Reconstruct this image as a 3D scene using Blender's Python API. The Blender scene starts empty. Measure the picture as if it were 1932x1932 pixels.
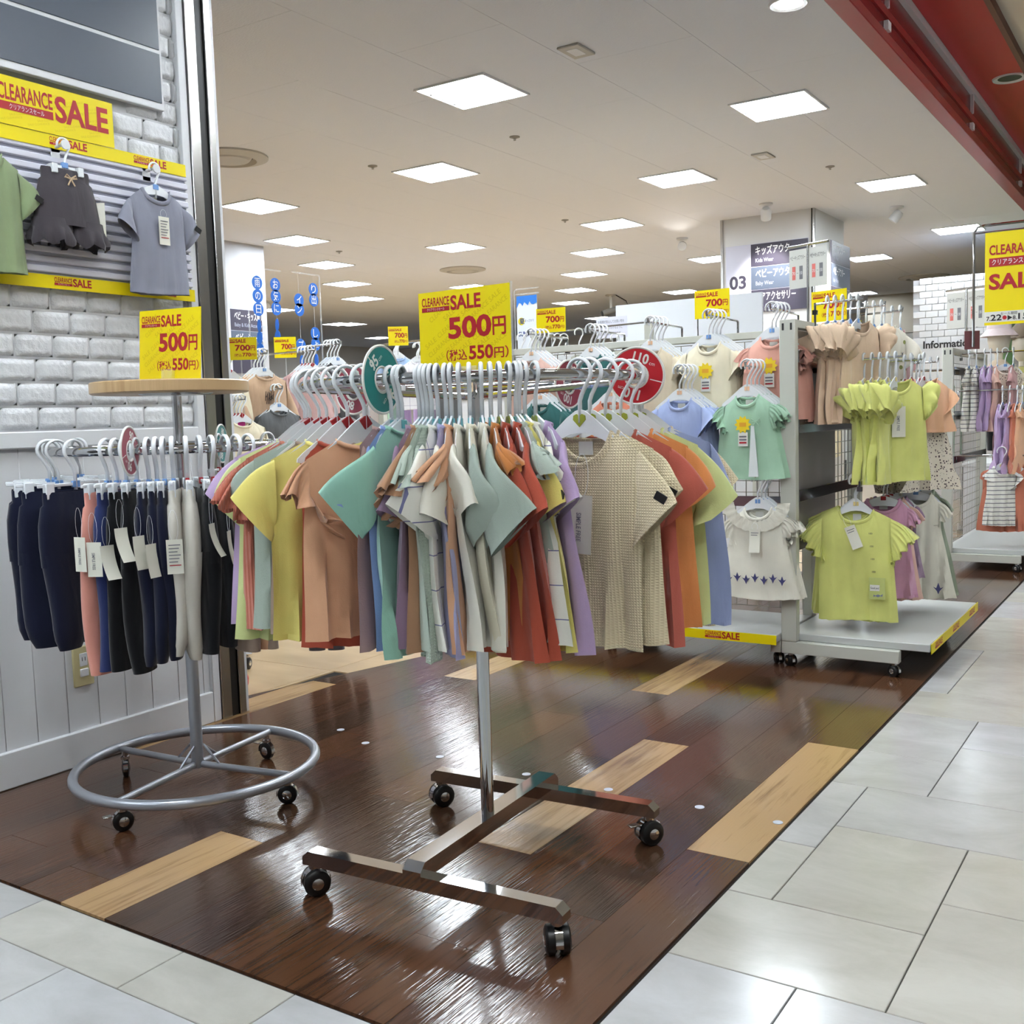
import bpy, math, random
import numpy as np
from mathutils import Vector, Matrix
random.seed(7)
scene = bpy.context.scene
C = scene.collection
PI = math.pi
R = math.radians

# ------------------------------------------------------------------ camera
H = 1.018
YAW, PITCH, ROLL, FPX = 0.58165623, 0.08935436, -0.03034892, 1976.2
cy, sy, cp, sp = math.cos(YAW), math.sin(YAW), math.cos(PITCH), math.sin(PITCH)
fwd = Vector((-sy * cp, cy * cp, -sp))
right0 = Vector((cy, sy, 0))
up0 = right0.cross(fwd)
camr = math.cos(ROLL) * right0 + math.sin(ROLL) * up0
camu = -math.sin(ROLL) * right0 + math.cos(ROLL) * up0
cam = bpy.data.cameras.new('camera')
cam.sensor_width = 36.0
cam.lens = FPX / 1932 * 36.0
cam.clip_start = 0.02
camo = bpy.data.objects.new('camera', cam)
C.objects.link(camo)
m3 = Matrix((camr, camu, -fwd)).transposed()
camo.matrix_world = Matrix.Translation((0, 0, H)) @ m3.to_4x4()
scene.camera = camo

def ray(px, py):
    return fwd + (px - 966) / FPX * camr - (py - 966) / FPX * camu
def at_y(px, py, Y):
    d = ray(px, py); return Vector((0, 0, H)) + d * (Y / d.y)
def at_x(px, py, X):
    d = ray(px, py); return Vector((0, 0, H)) + d * (X / d.x)
def at_z(px, py, z):
    d = ray(px, py); return Vector((0, 0, H)) + d * ((z - H) / d.z)

# ------------------------------------------------------------------ light
world = bpy.data.worlds.new('world')
scene.world = world
world.use_nodes = True
bg = world.node_tree.nodes['Background']
bg.inputs[0].default_value = (0.93, 0.96, 1.0, 1)
bg.inputs[1].default_value = 0.35
scene.view_settings.view_transform = 'Standard'
scene.view_settings.look = 'None'
scene.view_settings.exposure = 0.58
scene.view_settings.gamma = 1.0
scene.view_settings.use_curve_mapping = False
cy_ = scene.cycles
cy_.max_bounces = 5; cy_.diffuse_bounces = 3; cy_.glossy_bounces = 2; cy_.transmission_bounces = 2; cy_.transparent_max_bounces = 6
cy_.use_light_tree = False; cy_.caustics_reflective = False; cy_.caustics_refractive = False; cy_.sample_clamp_indirect = 6.0
PANEL_E = 34.0        # radiance of the ceiling light panels
DOWN_E = 90.0
CZ = 2.83             # shop ceiling height

# ------------------------------------------------------------------ materials
def lin(c):
    if isinstance(c, str):
        c = [int(c[i:i + 2], 16) for i in (0, 2, 4)]
    return [((v / 255) / 12.92 if v / 255 <= 0.04045 else ((v / 255 + 0.055) / 1.055) ** 2.4) for v in c]

MATS = {}
def mat(name, col=(200, 200, 200), rough=0.5, metal=0.0, spec=0.5, bump=None, var=None, trans=0.0, emit=0.0,
        alpha=1.0, sheen=0.0, coat=0.0, sss=0.0):
    """bump=(scale, strength, (sx,sy,sz)); var=(scale, amount, (sx,sy,sz))"""
    if name in MATS: return MATS[name]
    m = bpy.data.materials.new(name); m.use_nodes = True
    nt = m.node_tree; N = nt.nodes; L = nt.links
    p = N['Principled BSDF']
    c = lin(col)
    p.inputs['Base Color'].default_value = (*c, 1)
    p.inputs['Roughness'].default_value = rough
    p.inputs['Metallic'].default_value = metal
    p.inputs['Specular IOR Level'].default_value = spec
    if trans: p.inputs['Transmission Weight'].default_value = trans
    if alpha < 1: p.inputs['Alpha'].default_value = alpha
    if sheen:
        p.inputs['Sheen Weight'].default_value = sheen
        p.inputs['Sheen Roughness'].default_value = 0.5
    if coat:
        p.inputs['Coat Weight'].default_value = coat
        p.inputs['Coat Roughness'].default_value = 0.08
    if emit:
        p.inputs['Emission Color'].default_value = (1, 1, 1, 1)
        p.inputs['Emission Strength'].default_value = emit
    if bump or var:
        tc = N.new('ShaderNodeTexCoord')
    if var:
        mp = N.new('ShaderNodeMapping'); mp.inputs['Scale'].default_value = var[2] if len(var) > 2 else (1, 1, 1)
        L.new(tc.outputs['Object'], mp.inputs[0])
        nz = N.new('ShaderNodeTexNoise'); nz.inputs['Scale'].default_value = var[0]; nz.inputs['Detail'].default_value = 5
        L.new(mp.outputs[0], nz.inputs['Vector'])
        mr = N.new('ShaderNodeMapRange'); mr.inputs[1].default_value = 0.3; mr.inputs[2].default_value = 0.7
        mr.inputs[3].default_value = 1 - var[1]; mr.inputs[4].default_value = 1 + var[1]
        L.new(nz.outputs[0], mr.inputs[0])
        mx = N.new('ShaderNodeVectorMath'); mx.operation = 'SCALE'; mx.inputs[0].default_value = c
        L.new(mr.outputs[0], mx.inputs['Scale'])
        L.new(mx.outputs[0], p.inputs['Base Color'])
    if bump:
        mp2 = N.new('ShaderNodeMapping'); mp2.inputs['Scale'].default_value = bump[2] if len(bump) > 2 else (1, 1, 1)
        L.new(tc.outputs['Object'], mp2.inputs[0])
        nb = N.new('ShaderNodeTexNoise'); nb.inputs['Scale'].default_value = bump[0]; nb.inputs['Detail'].default_value = 4
        L.new(mp2.outputs[0], nb.inputs['Vector'])
        bm = N.new('ShaderNodeBump'); bm.inputs['Strength'].default_value = bump[1]; bm.inputs['Distance'].default_value = 0.01
        L.new(nb.outputs[0], bm.inputs['Height'])
        L.new(bm.outputs[0], p.inputs['Normal'])
    MATS[name] = m
    return m

def nodes_of(m):
    return m.node_tree.nodes, m.node_tree.links, m.node_tree.nodes['Principled BSDF']

def cloth(name, col, kind='plain', col2=None):
    g_ = .3 * col[0] + .59 * col[1] + .11 * col[2]
    col = tuple(min(250, v * .80 + g_ * .20 + 3) for v in col)
    key = 'cloth_' + name + '_' + kind
    if key in MATS: return MATS[key]
    m = mat(key, col, rough=0.92, spec=0.15, sheen=0.25, bump=(420, 0.10), var=(9, 0.06))
    N, L, p = nodes_of(m)
    bn = [n for n in N if n.bl_idname == 'ShaderNodeBump'][0]
    tcw = [n for n in N if n.bl_idname == 'ShaderNodeTexCoord'][0]
    mpw = N.new('ShaderNodeMapping'); mpw.inputs['Scale'].default_value = (22, 22, 7); L.new(tcw.outputs['Object'], mpw.inputs[0])
    nw_ = N.new('ShaderNodeTexNoise'); nw_.inputs['Scale'].default_value = 1.0; nw_.inputs['Detail'].default_value = 2; nw_.inputs['Distortion'].default_value = 0.4; L.new(mpw.outputs[0], nw_.inputs['Vector'])
    bw2 = N.new('ShaderNodeBump'); bw2.inputs['Strength'].default_value = 0.55; bw2.inputs['Distance'].default_value = 0.012
    L.new(nw_.outputs[0], bw2.inputs['Height']); L.new(bw2.outputs[0], bn.inputs['Normal'])
    if kind in ('waffle', 'rib', 'check', 'dots', 'floral', 'stripe'):
        tc = N.new('ShaderNodeTexCoord')
        sep = N.new('ShaderNodeSeparateXYZ'); L.new(tc.outputs['Object'], sep.inputs[0])
        def M(op, a, b=None):
            n = N.new('ShaderNodeMath'); n.operation = op
            for i, s in enumerate((a, b)):
                if s is None: continue
                if isinstance(s, (int, float)): n.inputs[i].default_value = s
                else: L.new(s, n.inputs[i])
            return n.outputs[0]
        if kind in ('waffle', 'rib'):
            k = 2 * PI / (0.0052 if kind == 'waffle' else 0.006)
            a = M('SINE', M('MULTIPLY', sep.outputs[0], k))
            hgt = a
            if kind == 'waffle':
                b = M('SINE', M('MULTIPLY', sep.outputs[2], k))
                hgt = M('MAXIMUM', a, b)
            bm = N.new('ShaderNodeBump'); bm.inputs['Strength'].default_value = 0.7; bm.inputs['Distance'].default_value = 0.0012
            L.new(hgt, bm.inputs['Height']); L.new(bw2.outputs[0], bm.inputs['Normal'])
            L.new(bm.outputs[0], p.inputs['Normal'])
        else:
            if kind == 'check':
                fx = M('LESS_THAN', M('FRACT', M('ADD', M('DIVIDE', sep.outputs[0], 0.062), 0.3)), 0.032)
                fz = M('LESS_THAN', M('FRACT', M('ADD', M('DIVIDE', sep.outputs[2], 0.062), 0.1)), 0.032)
                fac = M('MAXIMUM', fx, fz)
            elif kind == 'stripe':
                fac = M('LESS_THAN', M('FRACT', M('DIVIDE', sep.outputs[2], 0.026)), 0.16)
            else:
                vo = N.new('ShaderNodeTexVoronoi'); vo.inputs['Scale'].default_value = 95 if kind == 'dots' else 26
                L.new(tc.outputs['Object'], vo.inputs['Vector'])
                fac = M('LESS_THAN', vo.outputs['Distance'], 0.30 if kind == 'dots' else 0.24)
            mix = N.new('ShaderNodeMix'); mix.data_type = 'RGBA'
            L.new(fac, mix.inputs['Factor'])
            mix.inputs['A'].default_value = (*lin(col), 1)
            mix.inputs['B'].default_value = (*lin(col2), 1)
            L.new(mix.outputs['Result'], p.inputs['Base Color'])
    return m

CHROME = mat('chrome', (215, 217, 220), 0.06, 1.0)
STEEL = mat('grey_steel_paint', (172, 176, 184), 0.32, 0.6)
BRUSHED = mat('brushed_metal', (190, 190, 188), 0.22, 1.0)
WHITE = mat('white_paint', (228, 229, 231), 0.45)
PLWHITE = mat('white_plastic', (235, 236, 238), 0.3)
GREIGE = mat('greige_metal', (205, 206, 196), 0.35)
BLACK = mat('black_rubber', (16, 16, 17), 0.35)
BLACKM = mat('black_slot', (22, 20, 18), 0.5)
YEL = mat('sale_yellow', (244, 222, 6), 0.4, spec=0.4)
YELD = mat('sale_yellow_print', (222, 196, 4), 0.4, spec=0.4)
RED = mat('sale_red', (176, 22, 34), 0.4)
INK = mat('ink', (35, 33, 36), 0.5)
INKG = mat('ink_grey', (120, 120, 126), 0.5)
INKW = mat('ink_white', (240, 241, 244), 0.5)
PAPER = mat('paper_white', (238, 237, 230), 0.6)
TAGM = mat('tag_card', (232, 230, 216), 0.55)
CLEAR = mat('clear_plastic', (240, 243, 246), 0.08, trans=0.0, alpha=0.22)
FROST = mat('frosted_plastic', (246, 249, 252), 0.30)
FROSTG = mat('clear_hanger_plastic', (240, 244, 248), 0.15)

# ------------------------------------------------------------------ mesh builder
class B:
    def __init__(s): s.v = []; s.f = []
    def box(s, x0, x1, y0, y1, z0, z1, ch=0.0):
        if ch <= 0:
            i = len(s.v)
            s.v += [(x0, y0, z0), (x1, y0, z0), (x1, y1, z0), (x0, y1, z0), (x0, y0, z1), (x1, y0, z1), (x1, y1, z1), (x0, y1, z1)]
            for q in ((0, 3, 2, 1), (4, 5, 6, 7), (0, 1, 5, 4), (1, 2, 6, 5), (2, 3, 7, 6), (3, 0, 4, 7)):
                s.f.append(tuple(i + k for k in q))
            return s
        c = min(ch, abs(x1 - x0) * .45, abs(y1 - y0) * .45, abs(z1 - z0) * .45)
        i = len(s.v)
        ids = {}
        for a, (xa, xb) in enumerate(((x0, c), (x1, -c))):
            for b, (ya, yb) in enumerate(((y0, c), (y1, -c))):
                for d, (za, zb) in enumerate(((z0, c), (z1, -c))):
                    for k in range(3):
                        ids[(a, b, d, k)] = len(s.v)
                        s.v.append((xa + (0 if k == 0 else xb), ya + (0 if k == 1 else yb), za + (0 if k == 2 else zb)))
        def face(l): s.f.append(tuple(l))
        for a in (0, 1): face([ids[(a, b, d, 0)] for b, d in ((0, 0), (1, 0), (1, 1), (0, 1))])
        for b in (0, 1): face([ids[(a, b, d, 1)] for a, d in ((0, 0), (1, 0), (1, 1), (0, 1))])
        for d in (0, 1): face([ids[(a, b, d, 2)] for a, b in ((0, 0), (1, 0), (1, 1), (0, 1))])
        for b in (0, 1):
            for d in (0, 1): face([ids[(0, b, d, 1)], ids[(1, b, d, 1)], ids[(1, b, d, 2)], ids[(0, b, d, 2)]])
        for a in (0, 1):
            for d in (0, 1): face([ids[(a, 0, d, 0)], ids[(a, 1, d, 0)], ids[(a, 1, d, 2)], ids[(a, 0, d, 2)]])
        for a in (0, 1):
            for b in (0, 1): face([ids[(a, b, 0, 0)], ids[(a, b, 1, 0)], ids[(a, b, 1, 1)], ids[(a, b, 0, 1)]])
        for a in (0, 1):
            for b in (0, 1):
                for d in (0, 1): face([ids[(a, b, d, k)] for k in range(3)])
        return s
    def tube(s, pts, r, n=8, closed=False, ry=None):
        P = [Vector(p) for p in pts]; m = len(P)
        rr = r if isinstance(r, (list, tuple)) else [r] * m
        T = []
        for i in range(m):
            a = P[i - 1] if (closed or i > 0) else P[i]
            b = P[(i + 1) % m] if (closed or i < m - 1) else P[i]
            T.append((b - a).normalized())
        ref = Vector((0, 0, 1)) if abs(T[0].z) < 0.9 else Vector((0, 1, 0))
        nrm = (ref - T[0] * ref.dot(T[0])).normalized()
        base = len(s.v)
        for i in range(m):
            nrm = (nrm - T[i] * nrm.dot(T[i])).normalized()
            bi = T[i].cross(nrm)
            for k in range(n):
                a = 2 * PI * k / n
                q = P[i] + nrm * (math.cos(a) * rr[i]) + bi * (math.sin(a) * (rr[i] if ry is None else ry))
                s.v.append(tuple(q))
        for i in range(m if closed else m - 1):
            for k in range(n):
                a = base + i * n + k; b = base + i * n + (k + 1) % n
                c = base + ((i + 1) % m) * n + (k + 1) % n; d = base + ((i + 1) % m) * n + k
                s.f.append((a, b, c, d))
        if not closed:
            s.f.append(tuple(base + k for k in range(n - 1, -1, -1)))
            s.f.append(tuple(base + (m - 1) * n + k for k in range(n)))
        return s
    def lathe(s, prof, n=24, c=(0, 0, 0), axis='z', cap=True):
        base = len(s.v)
        for (r, z) in prof:
            for k in range(n):
                a = 2 * PI * k / n
                p = (r * math.cos(a), r * math.sin(a), z)
                if axis == 'y': p = (p[0], p[2], p[1])
                if axis == 'x': p = (p[2], p[0], p[1])
                s.v.append((p[0] + c[0], p[1] + c[1], p[2] + c[2]))
        for i in range(len(prof) - 1):
            for k in range(n):
                s.f.append((base + i * n + k, base + i * n + (k + 1) % n, base + (i + 1) * n + (k + 1) % n, base + (i + 1) * n + k))
        if cap:
            s.f.append(tuple(base + k for k in range(n - 1, -1, -1)))
            s.f.append(tuple(base + (len(prof) - 1) * n + k for k in range(n)))
        return s
    def prism(s, poly, t, y0=0.0):
        """polygon in x-z, extruded along y by t (centred on y0)"""
        n = len(poly); b = len(s.v)
        for yy in (y0 - t / 2, y0 + t / 2):
            for x, z in poly: s.v.append((x, yy, z))
        s.f.append(tuple(b + k for k in range(n)))
        s.f.append(tuple(b + n + k for k in range(n - 1, -1, -1)))
        for k in range(n):
            s.f.append((b + k, b + n + k, b + n + (k + 1) % n, b + (k + 1) % n))
        return s
    def grid(s, pts, nu, nv, wrap=False):
        """pts: nv rows of nu points"""
        b = len(s.v); s.v += [tuple(p) for p in pts]
        for j in range(nv - 1):
            for i in range(nu if wrap else nu - 1):
                s.f.append((b + j * nu + i, b + j * nu + (i + 1) % nu, b + (j + 1) * nu + (i + 1) % nu, b + (j + 1) * nu + i))
        return s
    def mesh(s, name, smooth=True, ang=40, fix=True):
        me = bpy.data.meshes.new(name)
        me.from_pydata(s.v, [], s.f)
        if fix:
            import bmesh
            bm = bmesh.new(); bm.from_mesh(me)
            bmesh.ops.recalc_face_normals(bm, faces=bm.faces)
            bm.to_mesh(me); bm.free()
        if smooth:
            me.polygons.foreach_set('use_smooth', [True] * len(me.polygons))
            if ang < 180: me.set_sharp_from_angle(angle=R(ang))
        me.materials.append(None)
        me.update()
        return me

def mo(name, me, m, parent=None, loc=None, rot=None, scale=None):
    o = bpy.data.objects.new(name, me)
    C.objects.link(o)
    if parent is not None: o.parent = parent
    if loc is not None: o.location = loc
    if rot is not None: o.rotation_euler = rot
    if scale is not None: o.scale = scale
    if m is not None and len(me.materials):
        o.material_slots[0].link = 'OBJECT'
        o.material_slots[0].material = m
    return o
def obj(name, b, m, parent=None, loc=None, rot=None, smooth=True, ang=40):
    return mo(name, b.mesh(name, smooth, ang), m, parent, loc, rot)
def tag(o, label, cat, group=None):
    o['label'] = label; o['category'] = cat
    if group: o['group'] = group
    return o
def thing(name, label, cat, loc=(0, 0, 0), rz=0.0, group=None):
    o = bpy.data.objects.new(name, None); C.objects.link(o)
    o.empty_display_size = 0.05
    o.location = loc; o.rotation_euler = (0, 0, rz)
    return tag(o, label, cat, group)
def struct(name, b, m, parent=None, loc=None, **k):
    o = obj(name, b, m, parent, loc, **k)
    if parent is None: o['kind'] = 'structure'
    return o
ORD = ['first', 'second', 'third', 'fourth', 'fifth', 'sixth', 'seventh', 'eighth', 'ninth', 'tenth', 'eleventh', 'twelfth', 'thirteenth', 'fourteenth', 'fifteenth', 'sixteenth']

TXT = {}
def text(body, h, m, parent, loc, bold=0.0, xs=1.0, align='L', name='lettering', rot=0.0, width=None):
    """flat lettering facing -y in the parent's frame; h = cap height"""
    key = (body, bold)
    if key not in TXT:
        cu = bpy.data.curves.new('t', 'FONT'); cu.body = body; cu.size = 1.0; cu.offset = bold; cu.fill_mode = 'FRONT'
        cu.resolution_u = 3
        o = bpy.data.objects.new('t', cu)
        me = bpy.data.meshes.new_from_object(o)
        bpy.data.objects.remove(o); bpy.data.curves.remove(cu)
        n = len(me.vertices); co = np.empty(n * 3, 'f'); me.vertices.foreach_get('co', co)
        co = co.reshape(-1, 3)
        mn, mxx = (co[:, 0].min(), co[:, 0].max()) if n else (0, 1)
        co[:, 0] -= mn; co[:, 2] = 0
        me.vertices.foreach_set('co', co.ravel()); me.update()
        me.materials.clear(); me.materials.append(None)
        TXT[key] = (me, mxx - mn)
    me, w = TXT[key]
    s = h / 0.70
    sx = s * xs if width is None else width / max(w, 1e-6)
    dx = {'L': 0, 'C': -w * sx / 2, 'R': -w * sx}[align]
    o = mo(name, me, m, parent)
    ca, sa = math.cos(rot), math.sin(rot)
    o.location = (loc[0] + dx * ca, loc[1], loc[2] + dx * sa)
    o.rotation_euler = Matrix.Rotation(-rot, 3, 'Y').to_euler() if False else (Matrix.Rotation(-rot, 3, 'Y') @ Matrix.Rotation(PI / 2, 3, 'X')).to_euler()
    o.scale = (sx, s, 1)
    return o
# ================================================================== FLOOR
def wood_mat(name, c1, c2, rough=0.10):
    m = mat(name, c1, rough, spec=0.42, coat=0.12)
    N, L, p = nodes_of(m)
    tc = N.new('ShaderNodeTexCoord'); oi = N.new('ShaderNodeObjectInfo')
    add = N.new('ShaderNodeVectorMath'); add.operation = 'ADD'
    sc = N.new('ShaderNodeVectorMath'); sc.operation = 'SCALE'; sc.inputs['Scale'].default_value = 37.0
    comb = N.new('ShaderNodeCombineXYZ'); L.new(oi.outputs['Random'], comb.inputs[0]); L.new(oi.outputs['Random'], comb.inputs[1])
    L.new(comb.outputs[0], sc.inputs[0]); L.new(tc.outputs['Object'], add.inputs[0]); L.new(sc.outputs[0], add.inputs[1])
    mp = N.new('ShaderNodeMapping'); mp.inputs['Scale'].default_value = (26, 1.3, 1)
    L.new(add.outputs[0], mp.inputs[0])
    nz = N.new('ShaderNodeTexNoise'); nz.inputs['Scale'].default_value = 2.2; nz.inputs['Detail'].default_value = 7; nz.inputs['Roughness'].default_value = 0.62
    nz.inputs['Distortion'].default_value = 0.6
    L.new(mp.outputs[0], nz.inputs['Vector'])
    mp3 = N.new('ShaderNodeMapping'); mp3.inputs['Scale'].default_value = (5, 1.6, 1); L.new(add.outputs[0], mp3.inputs[0])
    nl = N.new('ShaderNodeTexNoise'); nl.inputs['Scale'].default_value = 1.4; nl.inputs['Detail'].default_value = 3; L.new(mp3.outputs[0], nl.inputs['Vector'])
    mm = N.new('ShaderNodeMath'); mm.operation = 'ADD'; L.new(nz.outputs[0], mm.inputs[0])
    m2 = N.new('ShaderNodeMath'); m2.operation = 'MULTIPLY'; m2.inputs[1].default_value = 0.75; L.new(nl.outputs[0], m2.inputs[0]); L.new(m2.outputs[0], mm.inputs[1])
    m3_ = N.new('ShaderNodeMath'); m3_.operation = 'MULTIPLY_ADD'; m3_.inputs[1].default_value = 0.22; L.new(oi.outputs['Random'], m3_.inputs[0]); L.new(mm.outputs[0], m3_.inputs[2])
    cr = N.new('ShaderNodeValToRGB')
    cr.color_ramp.elements[0].position = 0.66; cr.color_ramp.elements[0].color = (*lin(c1), 1)
    cr.color_ramp.elements[1].position = 1.2 if False else 1.0; cr.color_ramp.elements[1].color = (*lin(c2), 1)
    L.new(m3_.outputs[0], cr.inputs[0]); L.new(cr.outputs[0], p.inputs['Base Color'])
    mp2 = N.new('ShaderNodeMapping'); mp2.inputs['Scale'].default_value = (190, 5, 1); L.new(add.outputs[0], mp2.inputs[0])
    nb = N.new('ShaderNodeTexNoise'); nb.inputs['Scale'].default_value = 1.0; nb.inputs['Detail'].default_value = 3; L.new(mp2.outputs[0], nb.inputs['Vector'])
    bm = N.new('ShaderNodeBump'); bm.inputs['Strength'].default_value = 0.28; bm.inputs['Distance'].default_value = 0.002
    L.new(nb.outputs[0], bm.inputs['Height']); L.new(bm.outputs[0], p.inputs['Normal'])
    if 'Coat Normal' in p.inputs: L.new(bm.outputs[0], p.inputs['Coat Normal'])
    return m
WD = [wood_mat('wood_dark_brown', (44, 28, 20), (88, 58, 39)), wood_mat('wood_red_brown', (50, 32, 23), (90, 60, 42)),
      wood_mat('wood_umber', (36, 25, 19), (70, 49, 35)), wood_mat('wood_plum_brown', (44, 30, 25), (80, 55, 44))]
WL = wood_mat('wood_light_oak', (118, 88, 58), (180, 146, 104), 0.24)
BEIGEF = mat('beige_floor', (204, 174, 134), 0.16, var=(2.5, 0.10, (1, 3, 1)), coat=0.3)
GROUT = mat('grout', (52, 46, 40), 0.8)
SCREED = mat('dark_screed', (30, 24, 20), 0.8)

b = B(); b.box(-18, 6, -7, 22, -0.06, -0.006)
floor = struct('floor', b, SCREED)

def clip(poly, a, bb, c):
    """keep a*x+b*y<=c"""
    out = []
    for i in range(len(poly)):
        p, q = poly[i], poly[(i + 1) % len(poly)]
        dp = a * p[0] + bb * p[1] - c; dq = a * q[0] + bb * q[1] - c
        if dp <= 0: out.append(p)
        if dp * dq < 0:
            t = dp / (dp - dq); out.append((p[0] + t * (q[0] - p[0]), p[1] + t * (q[1] - p[1])))
    return out
def slab(name, poly, z0, z1, m, parent, ch=0.0):
    cx = sum(p[0] for p in poly) / len(poly); cyy = sum(p[1] for p in poly) / len(poly)
    bb_ = B(); n = len(poly)
    P = [(p[0] - cx, p[1] - cyy) for p in poly]
    if ch:
        P2 = [(x - math.copysign(ch, x), y - math.copysign(ch, y)) for x, y in P]
        bb_.v += [(x, y, z0) for x, y in P] + [(x, y, z1 - ch) for x, y in P] + [(x, y, z1) for x, y in P2]
        rings = 3
    else:
        bb_.v += [(x, y, z0) for x, y in P] + [(x, y, z1) for x, y in P]; rings = 2
    for k in range(rings - 1):
        for i in range(n):
            bb_.f.append((k * n + i, k * n + (i + 1) % n, (k + 1) * n + (i + 1) % n, (k + 1) * n + i))
    bb_.f.append(tuple((rings - 1) * n + i for i in range(n))); bb_.f.append(tuple(range(n - 1, -1, -1)))
    return mo(name, bb_.mesh(name, False), m, parent, (cx, cyy, 0))

PW, PL = 0.1522, 0.914
phase = {0: 2.195, 1: 2.70, 2: 2.474, 3: 2.905, 4: 2.684, 5: 3.414, 6: 2.12, 7: 1.73, 8: 2.32, 9: 1.60, 10: 3.275, 11: 1.95, 12: 2.40, 13: 2.98, 14: 2.2}
lightp = {(0, 2.195), (3, 1.991), (5, 3.414), (7, 0.816), (13, 2.066), (10, 3.275)}
rp = random.Random(3)
DX0, DY0, DS = -3.002, 2.685, 0.244          # slanting edge between dark planks and the beige floor
for k in range(15):
    xr = -0.83 - PW * k; xl = xr - PW
    ph = phase[k]
    j0 = math.floor((1.27 - ph) / PL)
    for j in range(j0, j0 + 8):
        y0 = ph + j * PL; y1 = y0 + PL
        islight = any(kk == k and abs(yy - y0) < 0.06 for kk, yy in lightp)
        g = 0.0005
        poly = [(xl + g, max(y0, 1.281) + g), (xr - g, max(y0, 1.281) + g), (xr - g, y1 - g), (xl + g, y1 - g)]
        if y1 <= 1.29: continue
        # keep the right side of the slanting edge: x >= DX0 + DS*(y-DY0)
        poly = clip(poly, -1, DS, -(DX0 - DS * DY0))
        if len(poly) < 3: continue
        m = WL if islight else rp.choice(WD)
        slab('plank', poly, -0.006, 0.0, m, floor)
# beyond the planks that can be told apart the floor goes on as one surface
poly = clip([(-3.0, 8.3), (-0.83, 8.3), (-0.83, 21), (-3.0, 21)], -1, DS, -(DX0 - DS * DY0))
far = [(-0.83, 8.0), (-0.83, 12.0)]
slab('far_planks', [(-1.62, 8.2), (-0.83, 8.2), (-0.83, 14), (-0.9, 14)], -0.008, -0.002, WD[0], floor)
# beige floor in large tiles
BT = 0.914
for iy in range(0, 13):
    for ix in range(0, 13):
        x1 = -0.25 - BT * ix; x0 = x1 - BT
        y0 = 3.141 - BT + BT * iy; y1 = y0 + BT
        poly = clip([(x0 + .0015, y0 + .0015), (x1 - .0015, y0 + .0015), (x1 - .0015, y1 - .0015), (x0 + .0015, y1 - .0015)], 1, -DS, (DX0 - DS * DY0) - 0.002)
        if len(poly) < 3 or (y0 < 2.5 and x1 > -2.97): 
            if len(poly) >= 3:
                poly = clip(poly, 1, 0, -2.97)
            if len(poly) < 3: continue
        if max(p[0] for p in poly) - min(p[0] for p in poly) < .02: continue
        slab('floor_tile', poly, -0.006, -0.0005, BEIGEF, floor)

# pale stone tiles of the aisle
def tile_mat(name, col):
    m = mat(name, col, 0.16, spec=0.5)
    N, L, p = nodes_of(m)
    tc = N.new('ShaderNodeTexCoord'); oi = N.new('ShaderNodeObjectInfo')
    add = N.new('ShaderNodeVectorMath'); add.operation = 'ADD'
    sc = N.new('ShaderNodeVectorMath'); sc.operation = 'SCALE'; sc.inputs['Scale'].default_value = 53.0
    comb = N.new('ShaderNodeCombineXYZ'); L.new(oi.outputs['Random'], comb.inputs[0]); L.new(oi.outputs['Random'], comb.inputs[1])
    L.new(comb.outputs[0], sc.inputs[0]); L.new(tc.outputs['Object'], add.inputs[0]); L.new(sc.outputs[0], add.inputs[1])
    mp = N.new('ShaderNodeMapping'); mp.inputs['Scale'].default_value = (3, 5, 1); L.new(add.outputs[0], mp.inputs[0])
    nz = N.new('ShaderNodeTexNoise'); nz.inputs['Scale'].default_value = 1.3; nz.inputs['Detail'].default_value = 6; nz.inputs['Roughness'].default_value = 0.65; nz.inputs['Distortion'].default_value = 0.5
    L.new(mp.outputs[0], nz.inputs['Vector'])
    cr = N.new('ShaderNodeValToRGB'); c = lin(col)
    cr.color_ramp.elements[0].position = 0.25; cr.color_ramp.elements[0].color = (c[0] * .84, c[1] * .83, c[2] * .80, 1)
    cr.color_ramp.elements[1].position = 0.68; cr.color_ramp.elements[1].color = (c[0] * 1.07, c[1] * 1.07, c[2] * 1.07, 1)
    L.new(nz.outputs[0], cr.inputs[0]); L.new(cr.outputs[0], p.inputs['Base Color'])
    mr = N.new('ShaderNodeMapRange'); mr.inputs[3].default_value = 0.08; mr.inputs[4].default_value = 0.30
    L.new(nz.outputs[0], mr.inputs[0]); L.new(mr.outputs[0], p.inputs['Roughness'])
    nb = N.new('ShaderNodeTexNoise'); nb.inputs['Scale'].default_value = 9; nb.inputs['Detail'].default_value = 4; L.new(add.outputs[0], nb.inputs['Vector'])
    bm = N.new('ShaderNodeBump'); bm.inputs['Strength'].default_value = 0.05; bm.inputs['Distance'].default_value = 0.01
    L.new(nb.outputs[0], bm.inputs['Height']); L.new(bm.outputs[0], p.inputs['Normal'])
    return m
TM = [tile_mat('stone_tile_grey', (190, 190, 189)), tile_mat('stone_tile_cream', (194, 192, 184)), tile_mat('stone_tile_pale', (195, 196, 198))]
G = 0.1522
XE = -0.822
gx = lambda i: -0.725 + G * (i - 1)
gy = lambda j: 1.74 + G * j
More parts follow.
